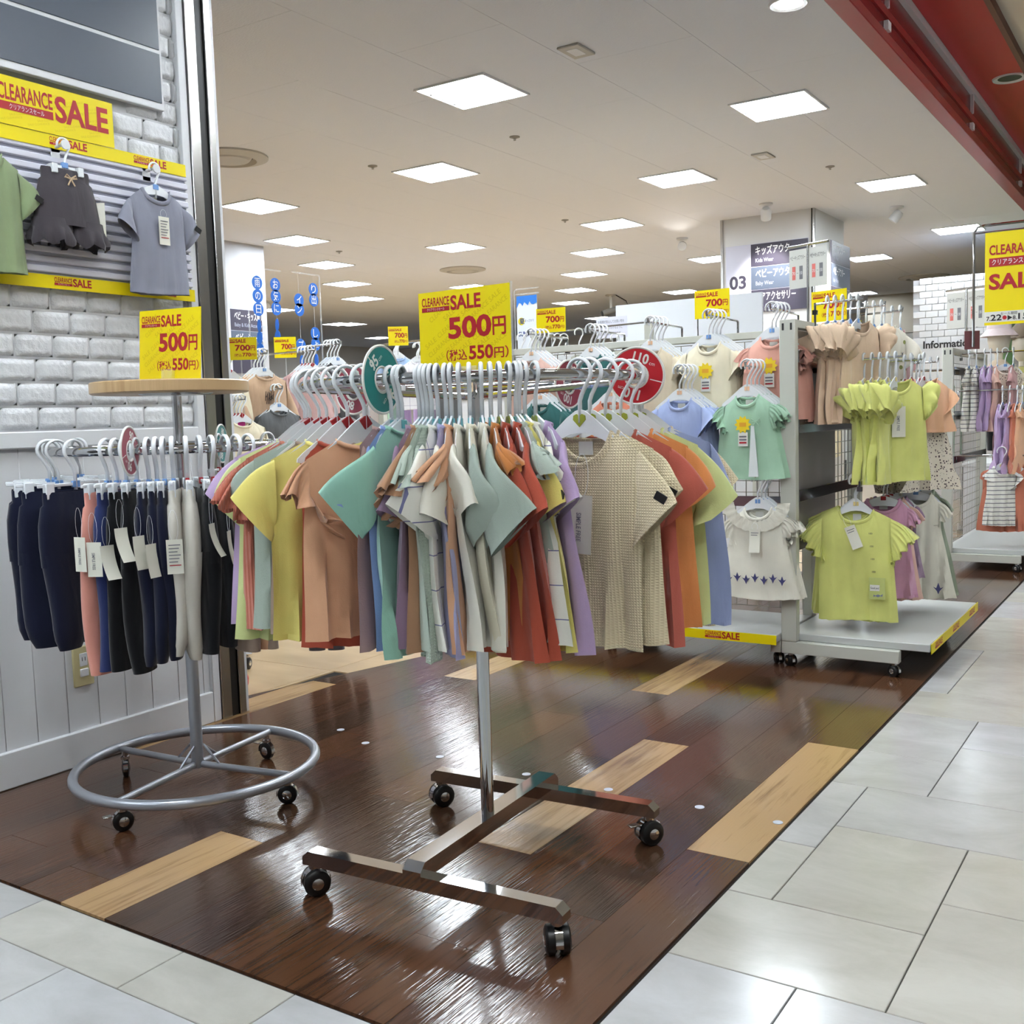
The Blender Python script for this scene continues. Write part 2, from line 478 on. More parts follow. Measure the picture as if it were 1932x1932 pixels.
tiles = [  # (i0, i1, j0, j1) in modules; i=0 is the strip cut by the plank edge
    (0, 3, 0, 2), (0, 1, 2, 4), (1, 3, 2, 5), (0, 1, 4, 7), (1, 5, 5, 7), (3, 5, 3, 5), (3, 6, 0, 3), (0, 2, 7, 9), (2, 5, 7, 10),
    (0, 2, 9, 12), (2, 4, 10, 12), (0, 4, 12, 14), (0, 1, 14, 19), (1, 4, 14, 19), (0, 2, -2, 0), (2, 5, -3, 0), (0, 2, -5, -2), (5, 8, 3, 7), (6, 8, 0, 3), (5, 8, 7, 12), (4, 8, 10, 14) if False else (4, 5, 10, 12),
    (4, 8, 12, 16), (4, 8, 16, 19), (5, 8, -3, 0)]
occ = set()
for t in tiles:
    for i in range(t[0], t[1]):
        for j in range(t[2], t[3]): occ.add((i, j))
rt = random.Random(11)
for j in range(-30, 66):
    for i in range(0, 34):
        if (i, j) in occ: continue
        if (i > 12 or j < -14) and rt.random() < 0: continue
        w, h = rt.choice([(3, 2), (2, 2), (3, 3), (2, 3), (4, 2), (4, 3)])
        ww = 0
        while ww < w and (i + ww, j) not in occ and i + ww < 34: ww += 1
        hh = 1
        while hh < h and all((i + q, j + hh) not in occ for q in range(ww)): hh += 1
        tiles.append((i, i + ww, j, j + hh))
        for a in range(i, i + ww):
            for c_ in range(j, j + hh): occ.add((a, c_))
restb = B(); nt_ = 0
tiles.sort(key=lambda t: (gx((t[0] + t[1]) / 2)) ** 2 + (gy((t[2] + t[3]) / 2) - 2.0) ** 2 if gy(t[3]) > 1.3 else 1e3 + t[2] ** 2)
seen_n = 0
for t in tiles:
    x0 = max(gx(t[0]), XE); x1 = gx(t[1]); y0 = gy(t[2]); y1 = gy(t[3])
    g = 0.0013
    if y1 > 1.35 and x0 < 3.2 and y1 < 9 and seen_n < 170:
        seen_n += 1
        slab('stone_tile', [(x0 + g, y0 + g), (x1 - g, y0 + g), (x1 - g, y1 - g), (x0 + g, y1 - g)], -0.006, 0.0, rt.choice(TM), floor, 0.0012)
    else:
        restb.box(x0 + g, x1 - g, y0 + g, y1 - g, -0.006, 0.0)
o = obj('aisle_tiles', restb, TM[0], floor, smooth=False); o['kind'] = 'stuff'
# tiles in front of the plank floor
rows = [(1.121, 1.274, [-3.3, -3.0, -2.545, -2.092, -1.636, -1.335, -0.88 - 0.0, XE]),
        (0.66, 1.121, [-3.3, -2.85, -2.39, -1.785, -1.41 + 0.08, -1.03, XE]),
        (0.36, 0.66, [-3.3, -2.7, -2.24, -1.94, -1.48, -1.18, XE])]
for (y0, y1, xs) in rows:
    for a, c_ in zip(xs[:-1], xs[1:]):
        g = 0.0013
        if c_ - a < 0.01: continue
        slab('stone_tile', [(a + g, y0 + g), (c_ - g, y0 + g), (c_ - g, y1 - g), (a + g, y1 - g)], -0.006, 0.0, rt.choice(TM), floor, 0.0012)
bb = B()
for k in range(8):
    for i in range(5):
        bb.box(-3.3 + .5 * i + .002, -3.3 + .5 * i + .498, 0.36 - .457 * (k + 1) + .002, 0.36 - .457 * k - .002, -0.006, 0)
o = obj('aisle_tiles', bb, TM[0], floor, smooth=False); o['kind'] = 'stuff'
# small white floor dots
dotm = B().lathe([(0.0125, 0.0), (0.0125, 0.0008)], 20).mesh('sticker')
for i, (x, y, lb) in enumerate([(-2.373, 2.529, 'white round floor sticker nearest the wall post'), (-2.202, 2.458, 'white round floor sticker beside the round trouser rack'),
        (-1.907, 2.461, 'white round floor sticker left of the chrome rack caster'), (-1.591, 2.453, 'white round floor sticker behind the chrome spine bar'),
        (-1.327, 2.455, 'white round floor sticker just behind the rear chrome foot bar'), (-1.06, 2.454, 'white round floor sticker on dark planks right of the chrome rack'),
        (-0.851, 2.451, 'white round floor sticker on the light plank by the tiles')]):
    o = mo('floor_sticker', dotm, mat('dot_white', (205, 210, 222), 0.35), None, (x, y, 0.0002)); tag(o, lb, 'sticker', 'dots on the plank floor')

# ================================================================== LEFT WALL
WX = -2.846
b = B(); b.box(-2.97, WX - 0.012, 0.6, 2.395, 0, CZ)
wall = struct('wall_left', b, mat('wall_white', (220, 221, 224), 0.6), smooth=False)
BRICK = mat('brick_white', (226, 227, 229), 0.55, bump=(60, 0.5))
rb = random.Random(5)
bricks = []
for s in range(5):
    nu, nv = 11, 8; pts = []
    for j in range(nv):
        for i in range(nu):
            u, v = i / (nu - 1), j / (nv - 1)
            yy = (u - .5) * 0.1175; zz = (v - .5) * 0.0635
            e = min(u, 1 - u) * 0.1175; e2 = min(v, 1 - v) * 0.0635
            edge = min(e, e2)
            x = 0.0115 * min(1, (edge / 0.006)) ** 0.5 + (rb.uniform(-1, 1) * 0.0016 if edge > 0 else 0)
            if edge < 0.012 and edge > 0: zz += rb.uniform(-1, 1) * 0.0012; yy += rb.uniform(-1, 1) * 0.0012
            pts.append((x, yy, zz))
    bb = B(); bb.grid(pts, nu, nv)
    bricks.append(bb.mesh('brick', True, 60))
row = 0; z = 1.024
while z < 2.75:
    if not (1.46 < z < 1.80):
        off = 0.0 if row % 2 == 0 else 0.0615
        y = 1.46 + off
        while y < 2.39:
            w = 1.0
            yc = y + 0.0605
            if yc + 0.059 > 2.394:
                w = max(0.12, (2.394 - y) / 0.1175); yc = (y + 2.394) / 2
            if 2.04 < z + 0.03 and yc < 2.25: y += 0.123; continue
            o = mo('brick', rb.choice(bricks), BRICK, wall, (WX - 0.012, yc, z + 0.035), None, (1, w, 1))
            y += 0.123
    z += 0.0705; row += 1
# chair rail, wainscot boards, baseboard
b = B(); b.box(WX - 0.012, WX + 0.018, 0.6, 2.394, 0.972, 1.022, 0.004); obj('chair_rail', b, WHITE, wall)
edges = [1.44, 1.545, 1.648, 1.748, 1.850, 1.957, 2.055, 2.156, 2.262, 2.366, 2.394]
for a, c_ in zip(edges[:-1], edges[1:]):
    b = B(); b.box(WX - 0.014, WX, a + .0004, c_ - .0004, 0.1, 0.975, 0.0014)
    obj('wainscot_board', b, WHITE, wall)
b = B(); b.box(WX - 0.014, WX + 0.014, 0.6, 2.394, 0, 0.107, 0.003); o = struct('baseboard_left', b, WHITE)
# end post of metal profiles
for (y0, y1, xf, m, nm) in [(2.394, 2.426, -2.832, WHITE, 'white_strip'), (2.427, 2.470, -2.826, BRUSHED, 'metal_strip'), (2.471, 2.506, -2.834, BLACKM, 'black_slot'),
                            (2.507, 2.536, -2.826, BRUSHED, 'metal_strip'), (2.537, 2.552, -2.832, WHITE, 'white_strip')]:
    b = B(); b.box(-2.975, xf, y0, y1, 0, CZ, 0.002)
    if nm == 'white_strip' and y0 < 2.4: post = struct('trim_1', b, m)
    else: obj(nm, b, m, post)
# light switch / socket plate
t = thing('wall_socket', 'beige socket plate with white switch low on wainscot', 'socket', (WX, 1.907, 0.303))
b = B(); b.box(0, 0.008, -0.035, 0.035, -0.062, 0.062, 0.003); obj('cover_plate', b, mat('plate_tan', (206, 194, 146), 0.4), t)
b = B(); b.box(0.006, 0.010, -0.013, 0.013, 0.0, 0.040, 0.001); o = obj('outlet', b, PLWHITE, t)
for s in (-1, 1):
    bb = B(); bb.box(0.0095, 0.0104, s * .005 - .001, s * .005 + .001, 0.016, 0.028); obj('slot', bb, INK, o)
b = B(); b.box(0.006, 0.013, -0.014, 0.014, -0.032, -0.008, 0.002); obj('switch', b, PLWHITE, t)
# dark panelled board at the top of the wall
t = thing('dark_board', 'slate grey framed board mounted high on brick wall', 'sign board', (WX, 1.9, 2.04))
SL = mat('slate_panel', (84, 92, 104), 0.3)
b = B(); b.box(0.0, 0.02, -0.75, 0.425, 0.0, 0.62, 0.002); obj('frame', b, WHITE, t)
for z0, z1 in ((0.022, 0.176), (0.188, 0.345), (0.357, 0.60)):
    b = B(); b.box(0.016, 0.023, -0.72, 0.415, z0, z1, 0.001); obj('panel', b, SL, t)

# ================================================================== SALE SIGNS
def clearance(par, x, y, z, w, sub=True, rm=RED, h=None):
    """the CLEARANCE SALE mark, left-bottom at x,z; total width w"""
    h = h or w * 0.175
    text('CLEARANCE', h * 0.62, rm, par, (x, y, z + h * 0.42), 0.02, width=w * 0.47)
    b = B(); b.box(x, x + w * 0.47, y - .0002, y + .0002, z, z + h * 0.32); obj('red_bar', b, rm, par, smooth=False)
    if sub: text('クリアランスセール', h * 0.17, INKW, par, (x + w * .09, y - .0006, z + h * 0.07), 0.0, width=w * 0.30)
    text('SALE', h * 1.0, rm, par, (x + w * 0.49, y, z + h * .02), 0.03, width=w * 0.50)
def sale_sign(name, label, w, h, price, tax, loc, rz, big=True, pattern=False, tint=YEL, group='yellow sale signs'):
    t = thing(name, label, 'sign', loc, rz, group)
    b = B(); b.box(-w / 2, w / 2, -0.0008, 0.0008, 0, h); obj('card', b, tint, t, smooth=False)
    y = -0.0014
    clearance(t, -w * 0.46, y, h * 0.76, w * 0.66 if big else w * 0.64, sub=big)
    text(price, h * 0.24, RED, t, (w * 0.30, y, h * 0.42), 0.035, align='R', width=w * 0.47)
    text('円', h * 0.17, RED, t, (w * 0.31, y, h * 0.435), 0.02, width=w * 0.14)
    text('（税込', h * 0.10, RED, t, (-w * 0.20, y, h * 0.155), 0.015, width=w * 0.23)
    text(tax, h * 0.155, RED, t, (w * 0.05, y, h * 0.15), 0.03, width=w * 0.26)
    text('円）', h * 0.10, RED, t, (w * 0.32, y, h * 0.155), 0.015, width=w * 0.15)
    if pattern:
        a = R(32); step = h * 0.115
        ww = w * 0.30
        k = -14
        for rrow in range(-12, 22):
            for cc in range(-4, 6):
                u = cc * ww * 1.62 + (rrow % 2) * ww * .6; v = rrow * step
                for word, du, wd in (('CLEARANCE', 0, ww), ('SALE', ww * 1.06, ww * .45)):
                    cx0 = u + du; x0 = cx0 * math.cos(a) - v * math.sin(a) - w * .3; z0 = cx0 * math.sin(a) + v * math.cos(a)
                    x1 = x0 + wd * math.cos(a); z1 = z0 + wd * math.sin(a)
                    if min(x0, x1) > -w * .49 + step * .5 and max(x0, x1) < w * .49 and min(z0, z1) > .01 and max(z0, z1) < h * .985 - step * .6 :
                        text(word, step * 0.55, YELD, t, (x0, -0.0011, z0), 0.0, width=wd, rot=a)
    return t
# ================================================================== CEILING
CEIL = mat('ceiling_board', (228, 231, 240), 0.85, bump=(55, 0.25, (1, 3, 1)))
BX = -1.445
b = B(); b.box(-17, BX, -6, 21, CZ + 0.006, CZ + 0.06)
ceil_o = struct('ceiling', b, mat('ceiling_joint', (190, 184, 176), 0.9), smooth=False)
cw_, cl_ = 0.645, 1.40
cm = B().box(-cw_ / 2 + .001, cw_ / 2 - .001, -cl_ / 2 + .001, cl_ / 2 - .001, 0, 0.006).mesh('ceiling_board', False)
rest = B()
for i in range(24):
    for j in range(19):
        x = BX - cw_ * (i + .5); y = -5.6 + cl_ * (j + .5) + (cl_ / 2 if i % 2 else 0)
        vis = i < 11 and 3.0 < y < 15
        if vis: mo('ceiling_board', cm, CEIL, ceil_o, (x, y, CZ))
        else: rest.box(x - cw_ / 2 + .001, x + cw_ / 2 - .001, y - cl_ / 2 + .001, y + cl_ / 2 - .001, CZ, CZ + .006)
o = obj('far_boards', rest, CEIL, ceil_o, smooth=False); o['kind'] = 'stuff'

LIT = mat('light_panel', (255, 255, 255), 0.5, emit=PANEL_E)
N_, L_, p_ = nodes_of(LIT); p_.inputs['Emission Color'].default_value = (0.84, 0.93, 1.0, 1)
LITS = mat('lamp_lens', (255, 255, 255), 0.5, emit=DOWN_E)
N_, L_, p_ = nodes_of(LITS); p_.inputs['Emission Color'].default_value = (0.92, 0.97, 1.0, 1)
rim = B()
w = 0.232
for (x0, x1, y0, y1) in ((-w, w, -w, -w + .012), (-w, w, w - .012, w), (-w, -w + .012, -w + .012, w - .012), (w - .012, w, -w + .012, w - .012)):
    rim.box(x0, x1, y0, y1, -0.010, 0.0)
rimm = rim.mesh('frame', False)
dif = B().box(-.220, .220, -.220, .220, -0.004, 0.0).mesh('diffuser', False)
finm = B().box(-.215, -.195, -.012, .012, -0.009, -0.004).mesh('louvre', False)
LP = [(-3.42, 4.93, 'over the tee rack and near the wall post'), (-2.15, 6.31, 'nearest the red beam'), (-4.725, 6.31, 'left of the nearest centre panel'), (-6.55, 6.3, 'just right of the wall post'),
      (-3.43, 7.69, 'right of centre above the white board'), (-7.5, 7.69, 'second along the left diagonal row'), (-2.143, 9.03, 'above the right edge of the column'), (-4.73, 9.08, 'straight above the white board'),
      (-6.59, 9.1, 'above the round ceiling vent'), (-8.39, 9.06, 'third along the left diagonal row'), (-5.66, 10.5, 'left of the column spotlight'), (-9.34, 10.46, 'fourth along the left diagonal row'),
      (-6.64, 11.95, 'second row left of the column'), (-10.3, 11.86, 'fifth along the left diagonal row'), (-7.57, 13.36, 'third row left of the column'), (-8.47, 14.77, 'fourth row left of the column'),
      ((1640, 486), 'right of the column'), ((1345, 488), 'peeping out left of the column'), ((1622, 553), 'low beside the column edge'), ((1287, 550), 'above the cream tees far back'), ((1808, 432), 'behind the tall yellow sale board'),
      ((428, 528), 'at the far left beside the wall post'), ((890, 541), 'behind the large price sign'), ((716, 637), 'low between two yellow price signs'), ((640, 611), 'just above the left price signs'),
      (-10.3, 14.7, 'far away beyond the racks, first of the distant row'), (-11.2, 16.1, 'far away beyond the racks, second of the distant row'), (-9.4, 17.5, 'far away beyond the racks, third of the distant row'), (-12.2, 12.0, 'far away beyond the racks, fourth of the distant row'), (-13.1, 14.7, 'far away beyond the racks, fifth of the distant row'), (-6.6, 16.1, 'far away beyond the racks, sixth of the distant row'), (-5.66, 17.5, 'far away beyond the racks, seventh of the distant row'), (-13.1, 10.6, 'far away beyond the racks, eighth of the distant row'), (-11.2, 9.2, 'far away beyond the racks, ninth of the distant row'), (-4.7, 18.9, 'far away beyond the racks, tenth of the distant row'),
      (-2.15, 3.5, None), (-4.73, 3.5, None), (-2.15, 0.7, None), (-3.43, -.7, None), (-2.15, -2.1, None), (-6.0, 4.9, None), (-6.0, 2.1, None), (-8.0, 3.5, None)]
for it in LP:
    if len(it) == 2: q_ = at_z(*it[0], CZ); x, y, lb = q_.x, q_.y, it[1]
    else: x, y, lb = it
    t = thing('ceiling_light', 'square white ceiling light panel ' + (lb or 'out of view above the shop front'), 'ceiling light', (x, y, CZ), 0, 'square ceiling lights')
    mo('frame', rimm, WHITE, t); mo('diffuser', dif, LIT, t)
    if y < 8 and lb:
        for k in (-1, 0, 1): mo('louvre', finm, mat('louvre', (200, 212, 226), 0.4), t, (0, k * .11, 0))
# round vents
VENT = mat('vent_grey', (186, 182, 174), 0.5)
def vent(px, py, rad, label):
    p = at_z(px, py, CZ)
    t = thing('ceiling_vent', label, 'air vent', (p.x, p.y, CZ), 0, 'round ceiling vents')
    obj('ring', B().lathe([(rad * .62, -.002), (rad * .7, -.03), (rad, -.012), (rad, 0)], 36, cap=False), VENT, t)
    obj('inner_disc', B().lathe([(0.001, -.028), (rad * .5, -.028), (rad * .58, -.006)], 36, cap=False), VENT, t)
    obj('dark_gap', B().lathe([(rad * .45, -.001), (rad * .68, -.001)], 36, cap=False), BLACKM, t)
vent(432, 296, 0.26, 'round ceiling vent beside the wall post')
vent(873, 508, 0.28, 'round ceiling vent above the large price sign')
vent(1743, 522, 0.34, 'round ceiling vent right of the column')
vent(655, 661, 0.28, 'small far round ceiling vent between price signs')
vent(1235, 601, 0.0, 'x') if False else None
# sprinklers / detectors
for i, (px, py, lb) in enumerate([(703, 313, 'between the left light panels'), (971, 258, 'below the nearest light panel'), (1066, 415, 'left of the middle light panel'), (1566, 314, 'near the red beam'),
                 (640, 459 + 15, 'beside the left diagonal lights')]):
    p = at_z(px, py, CZ); t = thing('sprinkler_head', 'small grey sprinkler in the ceiling ' + lb, 'sprinkler', (p.x, p.y, CZ), 0, 'ceiling sprinklers')
    obj('escutcheon', B().lathe([(.012, -.012), (.02, -.008), (.034, -.004), (.034, 0)], 20), mat('sprinkler_grey', (130, 126, 120), 0.4), t)
    obj('nozzle', B().lathe([(.006, -.024), (.009, -.023), (.008, -.012)], 12), BRUSHED, t)
for (px, py, lb) in [(1087, 94, 'large pale plate near the front of ceiling'), (1440, 293, 'small pale plate between two light panels')]:
    p = at_z(px, py, CZ); t = thing('ceiling_plate', lb, 'plate', (p.x, p.y, CZ))
    obj('cover', B().box(-.06, .06, -.09, .09, -.012, 0, .003), VENT, t); obj('slot', B().box(-.03, .03, -.05, .05, -.0135, -.012), WHITE, t)
# spotlights
def spot(px, py, label, aim, power=14):
    p = at_z(px, py - 8, CZ); t = thing('ceiling_spotlight', label, 'spotlight', (p.x, p.y, CZ), 0, 'ceiling spotlights')
    obj('canopy', B().lathe([(.05, -.02), (.06, -.012), (.06, 0)], 24), WHITE, t)
    d = (Vector(aim) - Vector((p.x, p.y, CZ - .08))).normalized()
    q = d.to_track_quat('-Z', 'Y').to_euler()
    h = obj('lamp_head', B().lathe([(.034, -.06), (.045, -.06), (.045, .02), (.03, .045)], 20), WHITE, t, (0, 0, -.08), q)
    obj('lens', B().lathe([(.0, -.056), (.033, -.056)], 20, cap=False), LITS, h)
    l = bpy.data.lights.new('spot', 'SPOT'); l.energy = power; l.spot_size = R(60); l.spot_blend = 0.6; l.shadow_soft_size = 0.04; l.color = (1, .96, .9)
    lo = bpy.data.objects.new('spot_lamp', l); C.objects.link(lo); lo.location = Vector((p.x, p.y, CZ - .08)) + d * .09; lo.rotation_euler = q
spot(1445, 392, 'white ceiling spotlight in front of the column', (-3.4, 9.6, 2.2), 55)
spot(1287, 457, 'white tilted ceiling spotlight left of the column', (-2.9, 6.0, 1.6), 20)
spot(1692, 398, 'white ceiling spotlight right of the column', (-2.9, 10.0, 2.1), 90)
spot(503, 575, 'white spotlight behind the hanging blue discs', (-8, 7.4, 1.9), 2)
# round downlights along the shop front
for k, (y, lb) in enumerate([(4.79, 'round white downlight at the top edge beside red beam'), (3.39, None), (2.0, None), (0.6, None), (6.2, None)]):
    if y == 6.2: continue
    t = thing('downlight', lb or 'round white downlight above the shop front', 'ceiling light', (-1.585, y, CZ), 0, 'round downlights')
    obj('trim_ring', B().lathe([(.062, -.004), (.082, -.008), (.09, 0)], 28, cap=False), WHITE, t)
    obj('lamp_lens', B().lathe([(0.0, -.003), (.064, -.003)], 28, cap=False), LITS, t)
# security camera
p = at_z(1152, 556, CZ); t = thing('security_camera', 'grey bullet security camera hanging from the ceiling', 'camera', (p.x, p.y, CZ))
obj('mount_plate', B().lathe([(.08, -.02), (.08, 0)], 20), VENT, t)
obj('stem', B().tube([(0, 0, 0), (0, 0, -.2)], .018), VENT, t)
obj('camera_body', B().tube([(.1, .1, -.2), (-.09, -.1, -.28)], .045, 12), mat('camera_grey', (110, 106, 100), .5), t)
obj('lens', B().tube([(-.085, -.095, -.278), (-.1, -.11, -.284)], .04, 12), BLACK, t)
obj('cable', B().tube([(.05, .05, 0), (.2, .12, -.1), (.22, .15, -.18), (.1, .1, -.2)], .008), BLACK, t)

# ================================================================== RED BEAM
RB = mat('red_beam_paint', (146, 26, 28), 0.35); RB2 = mat('red_fascia', (122, 20, 26), 0.25); RB3 = mat('red_ceiling_paint', (178, 22, 24), 0.5)
b = B(); b.box(BX - .0, -1.348, -6, 21, CZ - .004, CZ + .05, .004); beam = struct('trim_2', b, RB)
b = B(); b.box(-1.40, -1.36, -6, 21, CZ + .05, 3.13); obj('fascia_web', b, RB2, beam)
b = B(); b.box(-1.36, -1.348, -6, 21, CZ + .12, CZ + .16); obj('rail', b, RB, beam)
b = B(); b.box(-1.36, -1.330, -6, 21, 3.115, 3.16); obj('white_rail', b, WHITE, beam)
for y in [at_x(px, py, -1.345).y for px, py in ((1675, 35), (1835, 190), (1926, 300))] + [3.3, 1.5]:
    b = B(); b.box(-1.358, -1.335, y - .03, y + .03, CZ + .05, CZ + .095); b.box(-1.358, -1.338, y - .012, y + .012, CZ + .16, 3.115); obj('bracket', b, PLWHITE, beam)
b = B(); b.box(-1.37, -1.02, -6, 21, 3.20, 3.26); o = struct('ceiling_red', b, RB3)
b = B(); b.box(-1.02, 7, -6, 21, 3.24, 3.3); o = struct('ceiling_aisle', b, mat('cream_ceiling', (222, 212, 196), .8))
b = B(); b.box(-1.03, -1.0, -6, 21, 3.185, 3.24); obj('edge_strip', b, mat('brown_edge', (110, 70, 55), .6), o)
p = at_z(1905, 147, 3.2)
t = thing('recessed_downlight', 'unlit round downlight in the red ceiling strip', 'ceiling light', (p.x, p.y, 3.2))
obj('trim_ring', B().lathe([(.075, -.003), (.105, -.01), (.11, 0)], 28, cap=False), WHITE, t); obj('dark_well', B().lathe([(0, -.002), (.077, -.002)], 28, cap=False), BLACKM, t)
for k in range(9):
    t = thing('aisle_light', 'round aisle ceiling light out of view overhead', 'ceiling light', (0.35, -3.4 + 1.4 * k, 3.24), 0, 'aisle ceiling lights')
    obj('trim_ring', B().lathe([(.12, -.004), (.15, -.01), (.16, 0)], 28, cap=False), WHITE, t)
    obj('lamp_lens', B().lathe([(0.0, -.003), (.122, -.003)], 28, cap=False), LITS, t)

# ================================================================== FAR WALLS, COLUMNS
FW = mat('far_wall_cream', (236, 231, 224), .7)
b = B(); b.box(-17, 7, 20.8, 21, 0, 3.3); struct('wall_back', b, FW, smooth=False)
b = B(); b.box(-17.2, -17, -6, 21, 0, 3.3); struct('wall_far_left', b, FW, smooth=False)
b = B(); b.box(-17, 7, -6.2, -6, 0, 3.3); struct('wall_behind', b, mat('wall_behind_grey', (190, 190, 190), .7), smooth=False)
b = B(); b.box(6.8, 7, -6, 21, 0, 3.3); struct('wall_right', b, FW, smooth=False)
# low dark ceiling slot far right
b = B(); b.box(-4.6, -2.0, 17.8, 18.0, 2.2, CZ); struct('wall_bulkhead', b, mat('bulkhead', (150, 142, 130), .8), smooth=False)
# column 03
CX0, CX1, CY0, CY1 = -3.86, -2.96, 9.64, 10.56
b = B(); b.box(CX0, CX1, CY0, CY1, 0, CZ); col = struct('column_1', b, mat('column_white', (226, 225, 224), .5), smooth=False)
for x in (CX0 + .01, CX1 - .012): obj('metal_strip', B().box(x - .012, x + .012, CY0 - .012, CY0 + .01, 0, CZ), BRUSHED, col)
obj('black_slot', B().box(CX1 - .03, CX1 - .018, CY0 - .013, CY0 + .01, 0, CZ), BLACKM, col)
PLUM = mat('sign_plum', (62, 58, 74), .35); SLATE = mat('sign_slate', (82, 92, 110), .35); LAV = mat('sign_lavender', (208, 208, 224), .4)
def dept_sign(label, loc, rz, w, num, rowsx):
    """directory board; local x right, faces -y"""
    t = thing('department_sign', label, 'sign', loc, rz)
    obj('backing', B().box(0, w, -.012, 0, -.63, 0), LAV, t, smooth=False)
    if num: text(num, .115, PLUM, t, (.035, -.0135, -.40), .03, width=.165)
    x0 = .25 if num else .0
    for k, (jp, en) in enumerate(rowsx):
        zt = -.005 - k * .212 + (.07 if False else 0)
        c = obj('panel', B().box(x0, w, -.016, -.011, zt - .205, zt), SLATE if k == 1 else PLUM, t, smooth=False)
        text(jp, .062, INKW, t, (x0 + .045, -.0175, zt - .095), .012, width=min(.38, .058 * len(jp)))
        if en: text(en, .036, mat('ink_lilac', (160, 165, 185), .5), t, (x0 + .045, -.0175, zt - .168), .012, width=.017 * len(en) + .02)
    return t
p = at_y(1370, 467, CY0)
dept_sign('white 03 directory board on the front of the column', (p.x, CY0, p.z), 0, .79, '03', [('キッズアウター', 'Kids Wear'), ('ベビーアウター', 'Baby Wear'), ('ヘアアクセサリー', 'Hair Accessory')])
q = at_x(1566, 465, CX1)
dept_sign('narrow dark directory board on the side of the column', (CX1, q.y, p.z + .03), PI / 2, .62, '', [('キッズアウター', 'Kids Wear'), ('ベビーアウター', 'Baby Wear'), ('ヘアアクセサリー', '')])
# column 08
b = B(); b.box(-8.9, -8.0, 6.3, 7.72, 0, CZ); struct('column_2', b, mat('column_grey', (176, 176, 180), .6), smooth=False)
p = at_x(428, 585, -8.0)
t = dept_sign('blue grey directory board far left behind price sign', (-8.0, p.y - .22, p.z + .02), PI / 2, .66, '08', [('ベビー・キッズ服飾', 'Baby & Kids Accessories'), ('ベビーシューズ', 'Baby Shoes'), ('', '')])
# white brick information wall
b = B(); b.box(-2.62, -1.78, 12.0, 13.2, 0, 2.36); iw = struct('wall_information', b, mat('info_mortar', (196, 196, 200), .7), smooth=False)
TB = mat('info_brick', (236, 237, 240), .5)
bw = B().box(-.062, .062, -.012, 0, -.033, .033, .004).mesh('brick'); hb = B().box(-.030, .030, -.012, 0, -.033, .033, .004).mesh('brick')
for r_ in range(10):
    for k in range(8):
        x = -2.62 + .064 + .1285 * k + (.064 if r_ % 2 else 0)
        if x > -1.83 : continue
        mo('brick', bw, TB, iw, (x, 12.0, 1.71 + .07 * r_))
for r_ in range(10):
    for k in range(6): mo('brick', bw, TB, iw, (-1.78, 12.07 + .1285 * k + (.06 if r_ % 2 else 0), 1.71 + .07 * r_), (0, 0, PI / 2))
t = thing('information_sign', 'white Information lettering board at foot of white brick wall', 'sign', (-2.62, 11.985, 1.66))
obj('board', B().box(0, .84, -.01, 0, -.55, 0.02), WHITE, t, smooth=False)
text('Information', .075, INK, t, (.11, -.012, -.03), .03, width=.50)
# glowing green sign beyond
t = thing('green_sign', 'bright green lit sign at the far right edge', 'sign', (-1.35, 12.6, 1.0))
obj('face', B().box(-.25, .5, -.02, 0, 0, .75), mat('green_glow', (120, 225, 70), .4, emit=0.0), t, smooth=False)
N_, L_, p_ = nodes_of(MATS['green_glow']); p_.inputs['Emission Color'].default_value = (.2, .8, .1, 1); p_.inputs['Emission Strength'].default_value = .8
obj('white_face', B().box(-.25, .5, -.02, 0, -.3, -.02), mat('white_glow', (240, 240, 240), .4, emit=.5), t, smooth=False)
